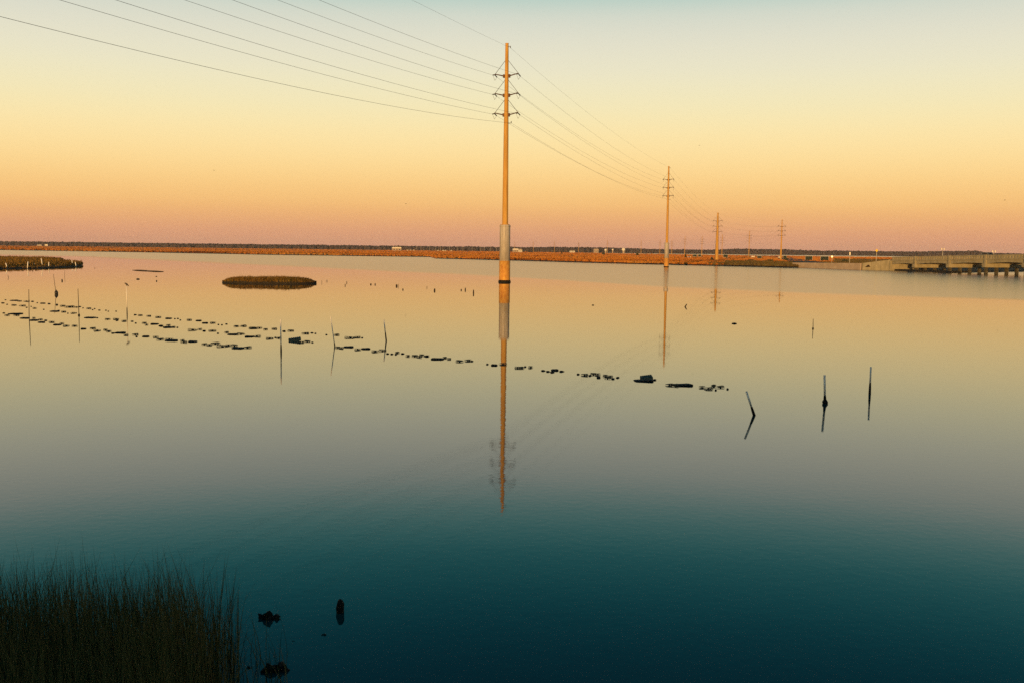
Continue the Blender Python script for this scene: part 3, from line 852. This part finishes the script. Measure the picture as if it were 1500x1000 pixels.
# ---- far sunlit buildings before the woods
def house(x, D, wpx, hpx, label, wall=M_WHITE, name='house', roofm=M_ROOF, group=None, zoff=0.3):
    wd, h = wpx * D / F, hpx * D / F
    o = thing(name, col_at(x, D, zoff), 0.2, label, 'building', group)
    wl_ = MB().box((0, 0, h * 0.33), (wd, wd * 0.6, h * 0.7)).build('wall', wall, o)
    rf = MB(); rf.prism([(-wd * 0.54, h * 0.68), (wd * 0.54, h * 0.68), (wd * 0.44, h), (-wd * 0.44, h)], -wd * 0.34, wd * 0.34); rf.build('roof', roofm, o)
    for k in range(3):
        MB().box((-wd * 0.3 + k * wd * 0.3, -wd * 0.3, h * 0.36), (wd * 0.13, 0.12, h * 0.28)).build('window', M_GLASS, wl_)
    return o
house(581, 1600, 13, 5.5, 'long white roofed building on the marsh left of the slim far poles', M_WALL, roofm=M_WHITE)
house(755, 1500, 8, 5.5, 'pale roofed house just right of the tallest pole', M_WALL, roofm=M_WHITE)
house(762, 1560, 5, 5.5, 'white house, right of two close beside the tallest pole', M_WHITE)
house(838, 1950, 7, 3.2, 'low white building before the woods left of the domes')
house(68, 2000, 4, 3.0, 'white low building before the woods at the far left', roofm=M_WHITE)
house(58, 2000, 6, 2.2, 'wide pale low building, left of two at the far left', M_WALL, roofm=M_WHITE)
for k, x in enumerate((597, 601.5, 606, 641.5, 649, 652.5, 661)):
    house(x, 1700, 2.2, 2.0, '%s tiny white cottage from the left, at the back of the marsh' % ORD[k], name='cottage', group='tiny cottages among the slim far poles')
house(1103, 700, 4.6, 3.2, 'small bright sunlit shed right of the middle three-armed pole', roofm=M_WHITE)
house(1142.3, 650, 3.6, 3.4, 'small bright sunlit shed right behind the rightmost pole', roofm=M_WHITE)
house(1009.5, 620, 4.4, 2.4, 'small white hut on the marsh right of the narrow bush', roofm=M_WHITE)
# radar dome and neighbours on the woods' edge
def dome(x, yc, D, wpx, label):
    r = wpx * D / F / 2; zc_ = height_at(x, yc, D)
    o = thing('radar_dome', col_at(x, D, 0.3), 0, label, 'dome', 'sunlit domes before the woods')
    MB().tube([(0, 0, -0.3), (0, 0, zc_ - r * 0.6)], [r * 0.55, r * 0.5], 12).build('tower', M_WALL, o)
    MB().blob((0, 0, zc_ - 0.3), r, 2, 0.04).build('shell', M_WHITE, o, True)
dome(913.4, 365.6, 2020, 5.6, 'largest sunlit yellow white dome before the woods')
dome(887.2, 366.3, 2020, 4.0, 'middle sized sunlit dome beside a thin pole before the woods')
dome(897.5, 366.0, 2020, 2.9, 'smallest sunlit dome between two larger ones before the woods')
house(873, 2030, 6.5, 5.5, 'pinkish white building left of the sunlit domes', M_WALL, roofm=M_WALL)

# ================================================================ STAKES IN THE WATER
def stake(top, base, r, label, white=True, wet=0.28, blob=0.0, name='marker_stake', group='stakes of the oyster farm'):
    b = gp(*base); D = b.y
    zt = height_at(top[0], top[1], D)
    d = ray(*top); tx = d.x * D / d.y
    o = thing(name, b, 0, label, 'stake', group)
    tip = Vector((tx - b.x, 0, zt)); dirv = tip.normalized()
    low = dirv * (-0.9 / max(0.3, dirv.z))
    wetp = dirv * (zt * wet / max(0.3, dirv.z))
    if white:
        MB().tube([tuple(wetp), tuple(tip)], r, 10).build('pipe', M_PVC, o, True)
        MB().tube([tuple(low), (0, 0, 0), tuple(wetp * 0.6), tuple(wetp)], [r * 1.25, r * 1.45, r * 1.3, r * 1.05], 10).build('fouled_base', M_WET, o, True)
    else:
        MB().tube([tuple(low), (0, 0, 0), tuple(tip * 0.5), tuple(tip)], [r, r, r * 0.9, r * 0.7], 8).build('shaft', M_WOOD, o, True)
    if blob:
        MB().blob((0, 0, blob * 0.5), (blob, blob, blob * 1.1), 2, 0.5, len(label)).build('fouling_clump', M_WET, o, True)
    return o
stake((42.2, 424), (42.7, 465), 0.022, 'thin brown stake among the gear nearest the left edge', False)
stake((114.2, 423), (115.7, 462), 0.022, 'thin brown stake with a dark knob, second from the left edge', False, blob=0.06)
post4 = stake((185.2, 419), (186.2, 459.5), 0.022, 'tall pale stake with a bird perched on its tip', True, 0.22)
stake((411, 467.5), (411.8, 515), 0.024, 'upright white pipe stake beside the greenish crate', True, 0.22)
stake((484.3, 464), (490.4, 507), 0.019, 'pale stake leaning to the left in the oyster rows', True, 0.12)
stake((562.4, 468.5), (565.8, 499), 0.024, 'short pale stake leaning left with a dark fouled base', True, 0.42)
stake((1093.4, 573), (1104.8, 608), 0.027, 'strongly leaning white pipe stake right of the last gear', True, 0.36)
stake((1207.8, 549), (1208.4, 590.5), 0.031, 'upright white pipe stake with a dark clump at the waterline', True, 0.28, 0.075)
stake((1275.7, 537), (1274.0, 576), 0.027, 'upright half white half black pipe stake, rightmost of all', True, 0.4)
stake((1191.2, 467), (1190.9, 481.5), 0.02, 'short thin dark stake alone far out on the right', False, blob=0.05)
stake((78.3, 402), (82.2, 430.8), 0.022, 'thin leaning stake with a dark buoy at its foot on the left', False)
stake((94.8, 395.6), (94.6, 405), 0.02, 'thin upright stake off the tip of the left island', False)
stake((11.6, 403), (12.3, 406.8), 0.03, 'very short dark stake in front of the left island', False)
for tx, ty, bx, by, lab in ((8.5, 385.5, 10.5, 393.5, 'leftmost white stake leaning before the left island'), (41, 383.5, 40.2, 394, 'upright white stake before the left island, second from left'),
                            (51, 386, 50.8, 391, 'faint short white stake before the left island'), (60.4, 378.5, 62.5, 391.5, 'tallest leaning white stake before the left island'),
                            (71.6, 384, 71.2, 392, 'upright white stake before the middle of the left island'), (105.4, 381.5, 106.4, 389.6, 'thin leaning white stake near the tip of the left island'),
                            (110.2, 383.8, 111.6, 391, 'leaning white stake closest to the tip of the left island')):
    stake((tx, ty), (bx, by), 0.075, lab, True, 0.05, group='white stakes before the left island')
fb = thing('floating_board', gp(58, 392.2), 0.05, 'pale board floating among the white stakes by the left island', 'board')
MB().box((0, 0, 0.03), (1.5, 0.3, 0.1)).build('plank', M_PVC, fb)
FARST = [(471.4, 410.5, 414.2, 1), (478, 410, 412.2, 1), (479.6, 410, 412.2, 1), (505.6, 416, 418.5, 2), (508, 412.2, 414.6, 2), (543.2, 415.3, 417, 4), (549.5, 415, 417, 3), (581, 416.8, 419.4, 5), (583.6, 416, 419.6, 1), (590.2, 422.8, 424.6, 3), (625.4, 419.2, 421.6, 1.2), (636.6, 423, 426, 4), (675.6, 423.6, 425.4, 3), (681.6, 421.8, 425, 3), (693.6, 424.6, 429.5, 3), (138.8, 391.8, 393, 2)]
for k, (x, y0, y1, tk) in enumerate(FARST):
    stake((x, y0), (x, y1), 0.022 * tk, ('%s short dark stake from the left, right of the small island' % ORD[k]) if x > 200 else 'tiny dark stub off the tip of the left island', False, name='old_stake', group='old stakes left of the tallest pole' if x > 200 else None)
stake((1006, 445.6), (1003.5, 449.6), 0.05, 'small tilted dark stick right of the second pole reflection', False, name='driftwood_stick', group=None)

# ================================================================ OYSTER GEAR
def bag_meshes():
    """unit bag: 1 m long mesh bag with a float tube along each long side"""
    mb = MB(); nx, ny = 8, 5
    top = []
    for j in range(ny + 1):
        for i in range(nx + 1):
            u, v = i / nx * 2 - 1, j / ny * 2 - 1
            e = max(abs(u), abs(v))
            z = 0.115 * (1 - max(0, e - 0.55) ** 2 * 2.2) + 0.014 * noise.noise(Vector((u * 3, v * 3, 1)))
            mb.v.append((u * 0.5, v * 0.27, z))
    for j in range(ny):
        for i in range(nx):
            a = j * (nx + 1) + i; mb.f.append((a, a + 1, a + nx + 2, a + nx + 1))
    n0 = len(mb.v)
    for j in range(ny + 1):
        for i in range(nx + 1):
            u, v = i / nx * 2 - 1, j / ny * 2 - 1; mb.v.append((u * 0.49, v * 0.26, -0.07))
    ring = [i for i in range(nx + 1)] + [(j + 1) * (nx + 1) - 1 for j in range(1, ny + 1)] + [ny * (nx + 1) + i for i in range(nx - 1, -1, -1)] + [j * (nx + 1) for j in range(ny - 1, 0, -1)]
    for a, b in zip(ring, ring[1:] + ring[:1]): mb.f.append((a, a + n0, b + n0, b))
    body = mb.mesh('mesh_body'); body.materials.append(M_BAG)
    fl = MB().tube([(-0.46, 0, 0.03), (-0.42, 0, 0.03), (0.42, 0, 0.03), (0.46, 0, 0.03)], [0.03, 0.065, 0.065, 0.03], 10).mesh('float'); fl.materials.append(M_FLOAT)
    st = MB(); 
    for xx in (-0.25, 0.25): st.box((xx, 0, 0.118), (0.03, 0.5, 0.012))
    stm = st.mesh('strap'); stm.materials.append(M_CAGE)
    return body, fl, stm
BAG, BFLOAT, BSTRAP = bag_meshes()
def basket_meshes():
    """unit basket: 1 m long wire basket, its rim and ribs above the water, a float in the middle"""
    fr = MB(); r = 0.017
    for z, k in ((0.0, 1.0), (0.10, 0.94)):
        pts = []
        for i in range(21):
            a = 2 * math.pi * i / 20
            pts.append((0.5 * k * math.copysign(abs(math.cos(a)) ** 0.6, math.cos(a)), 0.24 * k * math.copysign(abs(math.sin(a)) ** 0.6, math.sin(a)), z))
        fr.tube(pts, r, 5, False)
    for xx in (-0.45, -0.22, 0.0, 0.22, 0.45):
        fr.tube([(xx, -0.23, -0.05), (xx * 0.97, -0.21, 0.10), (xx * 0.97, 0.21, 0.10), (xx, 0.23, -0.05)], r, 5)
    for yy in (-0.1, 0.1): fr.tube([(-0.46, yy, 0.1), (0.46, yy, 0.1)], r * 0.8, 5)
    fm = fr.mesh('frame'); fm.materials.append(M_CAGE)
    fl = MB().blob((0.0, 0, 0.035), (0.13, 0.09, 0.06), 2, 0.25, 2).mesh('float'); fl.materials.append(M_FLOAT)
    fl2 = MB().blob((0.33, 0.02, 0.03), (0.08, 0.07, 0.05), 2, 0.3, 5).mesh('float'); fl2.materials.append(M_FLOAT)
    return fm, fl, fl2
KFRAME, KFLOAT, KFLOAT2 = basket_meshes()
ff = MB().blob((0, 0, 0.045), (0.5, 0.24, 0.13), 2, 0.12, 3)
ff.tube([(0.44, 0, 0.05), (0.62, 0, 0.04)], [0.05, 0.03], 6)
FLOATM = ff.mesh('float_buoy'); FLOATM.materials.append(M_FLOAT); FLOATM.polygons.foreach_set('use_smooth', [True] * len(FLOATM.polygons))

def child(name, me, parent):
    o = bpy.data.objects.new(name, me); COL.objects.link(o); o.parent = parent; return o

# (kind, x, y, width) in enlarged-crop pixels; each crop: offset x, offset y, scale
ROWS = {
 'farthest': [((0, 420, 7.5), 'f60,145,20 b155,152,70 w215,158,40 w290,160,60 f355,163,30 f410,178,22 b470,183,45 f538,188,35 f625,202,20 w690,210,50 w765,222,90 w840,226,40 f878,220,30 f912,234,15 w975,240,45 f1017,253,16 f1040,243,18 f1090,258,24 f1163,260,18 f1190,270,16 f1275,270,20'),
              ((160, 430, 6.818), 'f260,213,30 w310,218,40 w395,225,40 w490,235,50 b595,248,55 f655,252,16 f685,250,20 f710,265,18 w800,265,45 b893,271,50 b957,294,55 w1035,292,50 f1090,310,16 f1125,313,16 f1170,305,26 w1270,328,45 w1340,326,60 w1435,346,70'),
              ((360, 450, 6.818), 'w75,209,70 w138,207,50 w198,222,40 w285,218,50 f380,240,40 w450,236,60 w595,262,70 f660,257,30 f695,262,12 f805,275,22 w908,278,50 w1045,304,100 w1115,300,60 f1162,306,25')],
 'middle': [((0, 420, 7.5), 'f30,180,30 f77,195,18 w155,204,45 w245,210,60 f292,228,20 f342,218,12 w382,235,40 f480,250,16 b600,270,80 f645,262,20 w700,275,45 f745,292,16 w800,290,40 f835,290,16 b990,340,100 f1068,342,20 w1183,358,50 w1275,355,55 f1285,372,30 w1362,376,45 f1450,380,30 f1490,400,20'),
            ((160, 430, 6.818), 'w350,295,40 w372,310,30 b455,304,70 f515,323,45 b592,337,85 w590,318,40 w645,335,30 f680,338,16 w835,362,80 w905,357,40 b948,373,28 w1030,370,70 f1085,397,20 w1172,388,40 b1232,408,90 w1315,405,70 b1402,430,85'),
            ((360, 450, 6.818), 'w110,290,70 w240,312,70 f295,303,20 w330,310,50 w545,350,70 w615,343,60 f665,352,25'),
            ((480, 480, 6.818), 'w100,199,45 w135,203,45 b208,194,95 w300,218,60 b380,212,85 w475,238,65 w548,232,75 f597,260,28 f640,264,30 f680,267,20 w695,253,45 f748,260,36 w800,284,40 w870,285,60 w915,292,50 w940,278,50 f985,286,55 b1097,314,125 w1170,303,40 w1212,312,40 w1318,338,70 w1400,330,60 f1440,335,30'),
            ((690, 500, 6.522), 'f155,219,25 b222,228,60 w305,218,70 w445,253,55 w480,255,50 f517,243,20 w568,249,50 f688,280,40 f735,288,40 f775,295,40 b800,275,70 f865,287,50 f1022,314,22 w1085,322,65 w1170,315,60 b1218,345,35 f1135,327,16 w1210,318,50 w1282,331,45 w1330,338,50 w1305,350,60 f1355,358,35 f1400,346,45'),
            ((900, 520, 6.818), 'b290,255,185 f400,248,35 w550,300,70 w612,308,55 b680,298,185 w875,322,60 w940,335,80 w990,312,60 w1060,322,70 f1012,350,20 f1130,340,30')],
 'nearest': [((0, 420, 7.5), 'f40,290,25 w78,315,45 b170,297,120 w180,315,50 b272,345,80 w372,345,30 b375,368,80 b455,390,60 w445,360,40 f500,370,35 w570,388,50 b630,417,70 w680,402,40 w728,428,60 w820,432,50 b918,462,50 w1020,458,55 w1068,480,65 w1160,475,40 w1195,490,50 f1240,510,35 b1320,505,100 w1385,530,45'),
             ((160, 430, 6.818), 'w260,410,55 f272,430,20 b365,428,60 w465,434,50 w510,458,70 b620,470,110 w600,455,70 w730,468,40 w745,485,60 b834,480,78 w950,507,50 w1000,512,50 w1060,500,80 w1130,527,100 w1190,518,50 w1250,520,60 b1285,545,105 w1380,540,80')],
}
SEGS = [(42, 'left of the first thin stake'), (115, 'between the two thin brown stakes'), (186, 'between the second thin stake and the bird stake'),
        (300, 'just right of the bird stake'), (411, 'left of the upright white pipe by the crate'), (490, 'between the white pipe and the leaning pale stake'), (566, 'between the two leaning stakes'),
        (735, 'left of the tallest pole reflection'), (840, 'just right of the tallest pole reflection'), (930, 'left of the large crate'), (1500, 'at the right end near the strongly leaning stake')]
rg = random.Random(21)
for row, crops in ROWS.items():
    items = []
    for (ox, oy, sc), txt in crops:
        for tok in txt.split():
            kx, ky, kw = tok[1:].split(',')
            items.append((tok[0], ox + float(kx) / sc, oy + float(ky) / sc, float(kw) / sc))
    nb = 0; cnt = {}
    for kind, x, y, wpx in sorted(items, key=lambda t: t[1]):
        p = gp(x, y); wd = wpx * p.length / F
        seg = next(t for lim, t in SEGS if x < lim); cnt[kind + seg] = cnt.get(kind + seg, 0) + 1; nth = ORD[cnt[kind + seg] - 1]
        yaw = rg.uniform(-0.35, 0.35) + 0.15
        if kind == 'b':
            nb += 1
            o = thing('oyster_bag', p, yaw, 'dark floating oyster bag in the %s row, %s bag from the left' % (row, ORD[nb - 1]), 'oyster bag', 'dark floating oyster bags')
            k = wd * 1.03
            o.scale = (k, k * 0.95, max(0.42, k * 0.55)); o.rotation_euler = (rg.uniform(-0.06, 0.1), rg.uniform(-0.05, 0.05), yaw * 0.6)
            child('mesh_body', BAG, o); child('strap', BSTRAP, o)
            for s in (-1, 1):
                f = child('float', BFLOAT, o); f.location = (0, s * 0.30, 0.0)
        elif kind == 'w':
            o = thing('wire_basket', p, yaw, '%s wire basket from left, %s row, %s' % (nth, row, seg), 'oyster basket', 'wire oyster baskets')
            k = wd * 1.05
            o.scale = (k, k * rg.uniform(0.9, 1.5), max(0.45, k * 0.85)); o.rotation_euler = (rg.uniform(-0.15, 0.15), rg.uniform(-0.1, 0.1), yaw * 2)
            child('frame', KFRAME, o); child('float', KFLOAT, o)
            if rg.random() < 0.6: child('float', KFLOAT2, o)
        else:
            o = child('float_buoy', FLOATM, None); o.location = p
            o.rotation_euler = (0, rg.uniform(-0.2, 0.2), yaw * 2)
            k = max(0.1, wd); o.scale = (k, max(0.12, k * 0.8), max(0.25, min(0.5, k * 1.4)))
            tag(o, '%s small float from left, %s row, %s' % (nth, row, seg), 'float', 'small floats of the oyster rows')

# two open crates tilted out of the water
def crate(x, y, wpx, tilt, yaw, label, hk):
    p = gp(x, y); wd = wpx * p.length / F
    o = thing('oyster_crate', p, yaw, label, 'crate', 'tilted oyster crates')
    o.rotation_euler = (tilt[0], tilt[1], yaw)
    h = wd * hk; dp = wd * 0.55; t = 0.016
    MB().box((0, 0, 0.0), (wd, dp, t)).build('bottom', M_CRATE, o)
    for s in (-1, 1):
        MB().box((0, s * dp / 2, h / 2), (wd, t, h)).build('side', M_CRATE, o)
        MB().box((s * wd / 2, 0, h / 2), (t, dp - 2 * t, h)).build('end', M_CRATE, o)
    for k in range(6):
        MB().box((-wd / 2 + wd * (k + 0.5) / 6, 0, h + 0.012), (wd / 6 * 0.72, dp, 0.014)).build('lid_slat', M_CRATE, o)
crate(432, 499.0, 17.0, (0.12, -0.14), 0.2, 'greenish open oyster crate tilted up right of the upright white pipe', 0.20)
crate(947.0, 553.5, 17.0, (0.32, -0.12), 0.1, 'grey lidded crate tipped up behind the largest dark bag', 0.13)

# buoys and bits floating alone
def buoy(x, y, wpx, hpx, label, name='buoy'):
    p = gp(x, y); wd = wpx * p.length / F; h = hpx * p.length / F
    mb = MB().blob((0, 0, h * 0.3), (wd / 2, wd / 2, h * 0.62), 2, 0.1, 4)
    mb.tube([(0, 0, h * 0.8), (0, 0, h * 1.05)], [wd * 0.12, wd * 0.08], 6)
    o = mb.build(name, M_FLOAT, None, True, p)
    tag(o, label, 'buoy')
buoy(1075.6, 474.2, 7.6, 1.6, 'flat dark buoy alone on the right of the second pole reflection')
buoy(868.6, 447.2, 3.6, 1.0, 'small dark buoy alone left of the second pole reflection')
buoy(202.2, 409.2, 4.6, 1.3, 'flat dark buoy below the drifting branch')
buoy(229, 405.3, 2.2, 0.8, 'upper tiny buoy below the right end of the drifting branch')
buoy(229.4, 412.0, 1.8, 1.6, 'lower tiny buoy below the right end of the drifting branch')
buoy(82.6, 430.8, 4.6, 5.4, 'round dark buoy tied to the thin leaning stake')
buoy(83.3, 446.6, 3.0, 1.6, 'little dark buoy below the thin leaning stake')
buoy(91, 411.6, 1.8, 2.6, 'small upright dark buoy off the left island')
bp0, bp1 = gp(194, 396.2), gp(239, 398.4)
db = MB(); n = 14
pts = []; rad = []
for k in range(n + 1):
    t = k / n; q = (bp1 - bp0) * t
    q.z = 0.02 + 0.03 * math.sin(t * 9); q.y += 0.3 * math.sin(t * 7)
    pts.append(q); rad.append(0.10 * (1 - abs(2 * t - 1) ** 2) + 0.03)
db.tube(pts, rad, 7)
db.tube([pts[5], Vector(pts[5]) + Vector((0.6, -0.2, 0.12))], [0.05, 0.02], 5)
tag(db.build('drift_branch', M_WOOD, None, True, bp0), 'long thin branch drifting between the two grass islands', 'branch')

# ================================================================ FOREGROUND
# dark stump, shell clumps
def lumps(name, x, y, wpx, parts, label, cat, m=M_SHELL, seed=1, hk=0.75):
    p = gp(x, y); wd = wpx * p.length / F
    r = random.Random(seed); mb = MB()
    for k in range(parts):
        a = r.uniform(0, 2 * math.pi); rr = wd * 0.40 * math.sqrt(r.random())
        s = wd * r.uniform(0.09, 0.19) * (1.25 if parts < 5 else 1)
        c = Vector((math.cos(a) * rr * 1.15, math.sin(a) * rr * 0.6, s * r.uniform(-0.3, hk) * (1.3 - rr / (wd * 0.4))))
        n0 = len(mb.v)
        mb.blob((0, 0, 0), (s * r.uniform(0.8, 1.5), s * r.uniform(0.25, 0.5), s * r.uniform(0.6, 1.1)), 2, 0.8, seed * 3 + k, 1.6)
        q = Matrix.Rotation(r.uniform(0, 6.28), 3, 'Z') @ Matrix.Rotation(r.uniform(-0.9, 0.9), 3, 'X') @ Matrix.Rotation(r.uniform(-0.9, 0.9), 3, 'Y')
        for t in range(n0, len(mb.v)): mb.v[t] = tuple(q @ Vector(mb.v[t]) + c)
    o = mb.build(name, m, None, False, p)
    return tag(o, label, cat)
lumps('oyster_clump', 395, 905, 31, 30, 'jagged dark oyster clump standing alone right of the near grass', 'oyster clump', seed=2, hk=1.3)
lumps('oyster_clump', 404, 981, 36, 34, 'large dark oyster clump with grass stems at the bottom edge', 'oyster clump', seed=5, hk=1.7)
lumps('oyster_clump', 367, 977, 9, 8, 'narrow dark clump at the right foot of the near grass', 'oyster clump', seed=8, hk=2.4)
lumps('shell_lump', 474.5, 929.5, 9, 4, 'small round dark lump below the rotten stump', 'oyster clump', seed=9, hk=0.5)
lumps('shell_lump', 430, 938.5, 4.5, 3, 'tiniest dark lump, left of the small round one', 'oyster clump', seed=11, hk=0.5)
lumps('shell_lump', 370, 928, 3, 3, 'tiny dark speck of shell beside the near grass', 'oyster clump', seed=12, hk=0.6)
p = gp(498.5, 896); st = MB()
st.tube([(0.0, 0, -0.6), (0, 0, -0.02), (-0.004, 0, 0.05), (0.006, 0, 0.10), (-0.004, 0, 0.135), (-0.012, 0, 0.155)], [0.046, 0.047, 0.047, 0.044, 0.032, 0.012], 12)
stv = [Vector(v) for v in st.v]
st.v = [tuple(v * 1.0 + Vector((0.008 * noise.noise(v * 30), 0.008 * noise.noise(v * 30 + Vector((5, 0, 0))), 0.01 * noise.noise(v * 22)))) for v in stv]
tag(st.build('rotten_stump', M_WET, None, False, p), 'rotten dark post stump standing alone in the near water', 'post')

# ---- near marsh grass
def blade(mb, p, h, wd, lean, a, r, seed_head=False):
    dx, dy = math.cos(a), math.sin(a)
    fx, fy = r.uniform(-1, 1), r.uniform(-1, 1)
    n0 = len(mb.v); seg = 4
    for k in range(seg + 1):
        t = k / seg
        w_ = wd * (1 - t) ** 0.55 * 0.5
        ox = lean[0] * h * t * t; oy = lean[1] * h * t * t
        z = p.z + h * t * (1 - 0.10 * t * (abs(lean[0]) + abs(lean[1])))
        if k < seg:
            mb.v += [(p.x + ox - dx * w_, p.y + oy - dy * w_, z), (p.x + ox + dx * w_, p.y + oy + dy * w_, z)]
        else:
            mb.v.append((p.x + ox, p.y + oy, z))
    for k in range(seg - 1):
        b = n0 + k * 2; mb.f.append((b, b + 1, b + 3, b + 2))
    b = n0 + (seg - 1) * 2; mb.f.append((b, b + 1, b + 2))
    if seed_head:
        q = Vector(mb.v[-1])
        for k in range(6):
            z0 = q.z - 0.14 + k * 0.022; s = 0.0035
            m0 = len(mb.v); cx = p.x + lean[0] * h * 0.9; cy = p.y + lean[1] * h * 0.9
            mb.v += [(cx - s, cy, z0), (cx + s, cy, z0), (cx + s * 1.6 * r.uniform(-1, 1), cy, z0 + 0.05)]
            mb.f.append((m0, m0 + 1, m0 + 2))
ng = MB(); r = random.Random(33)
def grass_density(x, y):
    # right edge of the stand at each distance, sparse on its last half metre
    edge = -2.62 - 0.17 * (y - 9.4) + 0.12 * noise.noise(Vector((x * 2, y * 2, 0)))
    e2 = (edge - x) / 0.55
    back = (10.25 + 0.25 * noise.noise(Vector((x * 1.3, 2.0, 0))) - y) / 0.5
    return max(0.0, min(1.0, e2, back))
n = 0
while n < 23000:
    x, y = r.uniform(-7.2, -2.0), r.uniform(5.4, 10.6)
    dn = grass_density(x, y)
    if r.random() > dn * 0.95 + (0.05 if dn > 0 else 0): continue
    n += 1
    clump = noise.noise(Vector((x * 2.2, y * 2.2, 7)))
    h = (1.20 + 0.26 * clump) * r.uniform(0.55, 1.05)
    if r.random() < 0.10: h *= r.uniform(1.05, 1.22)
    if dn < 0.4: h *= 0.9
    lx, ly = r.gauss(-0.04, 0.12), r.gauss(0, 0.12)
    if r.random() < 0.05: lx, ly = r.gauss(0, 0.5), r.gauss(0, 0.5)
    blade(ng, Vector((x, y, -0.15)), h + 0.15, r.uniform(0.006, 0.013), (lx, ly), r.uniform(0, math.pi), r, False)
for k in range(60):                                     # loose stems in the water on the right of the stand
    q = gp(r.uniform(340, 425), r.uniform(955, 1040))
    blade(ng, Vector((q.x, q.y, -0.1)), r.uniform(0.25, 0.75), 0.009, (r.gauss(-0.12, 0.2), r.gauss(0, 0.1)), r.uniform(0, math.pi), r)
tag(ng.build('marsh_grass', M_REED), 'tall dark marsh grass in the near left corner', 'grass', kind='stuff')

# ================================================================ BIRDS
def gull(loc, rotz, label, span=1.2, flap=0.3):
    o = thing('bird', loc, rotz, label, 'bird')
    MB().tube([(0, -0.30, 0), (0, -0.2, 0.01), (0, 0, 0), (0, 0.2, 0.02), (0, 0.27, 0.03), (0, 0.34, 0.02)], [0.015, 0.06, 0.085, 0.06, 0.05, 0.008], 8).build('body', M_BIRD, o, True)
    for s in (-1, 1):
        mb = MB(); h = span / 2
        mb.add([(s * 0.05, 0.12, 0.03), (s * 0.05, -0.10, 0.03), (s * h * 0.5, -0.06, 0.03 + flap * h * 0.6), (s * h * 0.5, 0.16, 0.03 + flap * h * 0.6), (s * h, -0.10, 0.03 + flap * h * 0.4),
                (s * 0.05, 0.12, 0.055), (s * 0.05, -0.10, 0.04), (s * h * 0.5, -0.06, 0.045 + flap * h * 0.6), (s * h * 0.5, 0.16, 0.05 + flap * h * 0.6)],
               [(0, 1, 2, 3), (3, 2, 4), (5, 8, 7, 6), (8, 4, 7), (0, 3, 8, 5), (1, 6, 7, 2), (3, 4, 8), (2, 7, 4), (0, 5, 6, 1)])
        mb.build('wing', M_BIRD, o)
for x, y, D, rz_, lab in ((313.5, 250, 420, 0.7, 'tiny bird flying in the sky on the left'), (594.5, 299, 380, -0.5, 'tiny bird flying low left of the tallest pole'), (1472, 293.5, 420, 1.2, 'tiny bird flying near the right edge'), (1024.5, 213.5, 480, 0.4, 'tiny bird flying high right of the second pole')):
    d = ray(x, y); t = D / d.y
    gull((d.x * t, D, CAM_H + d.z * t), rz_, lab, 1.25, 0.35)
# perched bird on the pale stake
b = gp(186.2, 459.5); zt = height_at(185.2, 419, b.y); d = ray(185.2, 419)
o = thing('bird', (d.x * b.y / d.y, b.y, zt), 0, 'small dark bird perched on the tall pale stake', 'bird')
MB().tube([(-0.11, 0, 0.17), (-0.07, 0, 0.165), (-0.03, 0, 0.14), (0.03, 0, 0.09), (0.09, 0, 0.04), (0.16, 0, -0.02)], [0.01, 0.04, 0.045, 0.06, 0.035, 0.012], 8).build('body', M_BIRD, o, True)
MB().tube([(-0.10, 0, 0.17), (-0.16, 0, 0.16)], [0.012, 0.003], 6).build('beak', M_WET, o)
for s in (-1, 1): MB().tube([(0.0, s * 0.018, 0.10), (0.0, s * 0.018, 0.0)], 0.006, 5).build('leg', M_WET, o)

# ================================================================ HAZE
hz = MB(); hz.box((0, 2300, 18.5), (10400, 5600, 43.0))
hm = bpy.data.materials.new('haze_air'); hm.use_nodes = True
hn = hm.node_tree; hn.nodes.clear()
ho = hn.nodes.new('ShaderNodeOutputMaterial'); pv = hn.nodes.new('ShaderNodeVolumePrincipled')
pv.inputs['Color'].default_value = (0.92, 0.90, 0.95, 1); pv.inputs['Density'].default_value = 0.00008; pv.inputs['Anisotropy'].default_value = 0.0
hn.links.new(pv.outputs['Volume'], ho.inputs['Volume'])
tag(hz.build('haze', hm), 'thin evening haze over the whole bay', 'haze', kind='stuff')
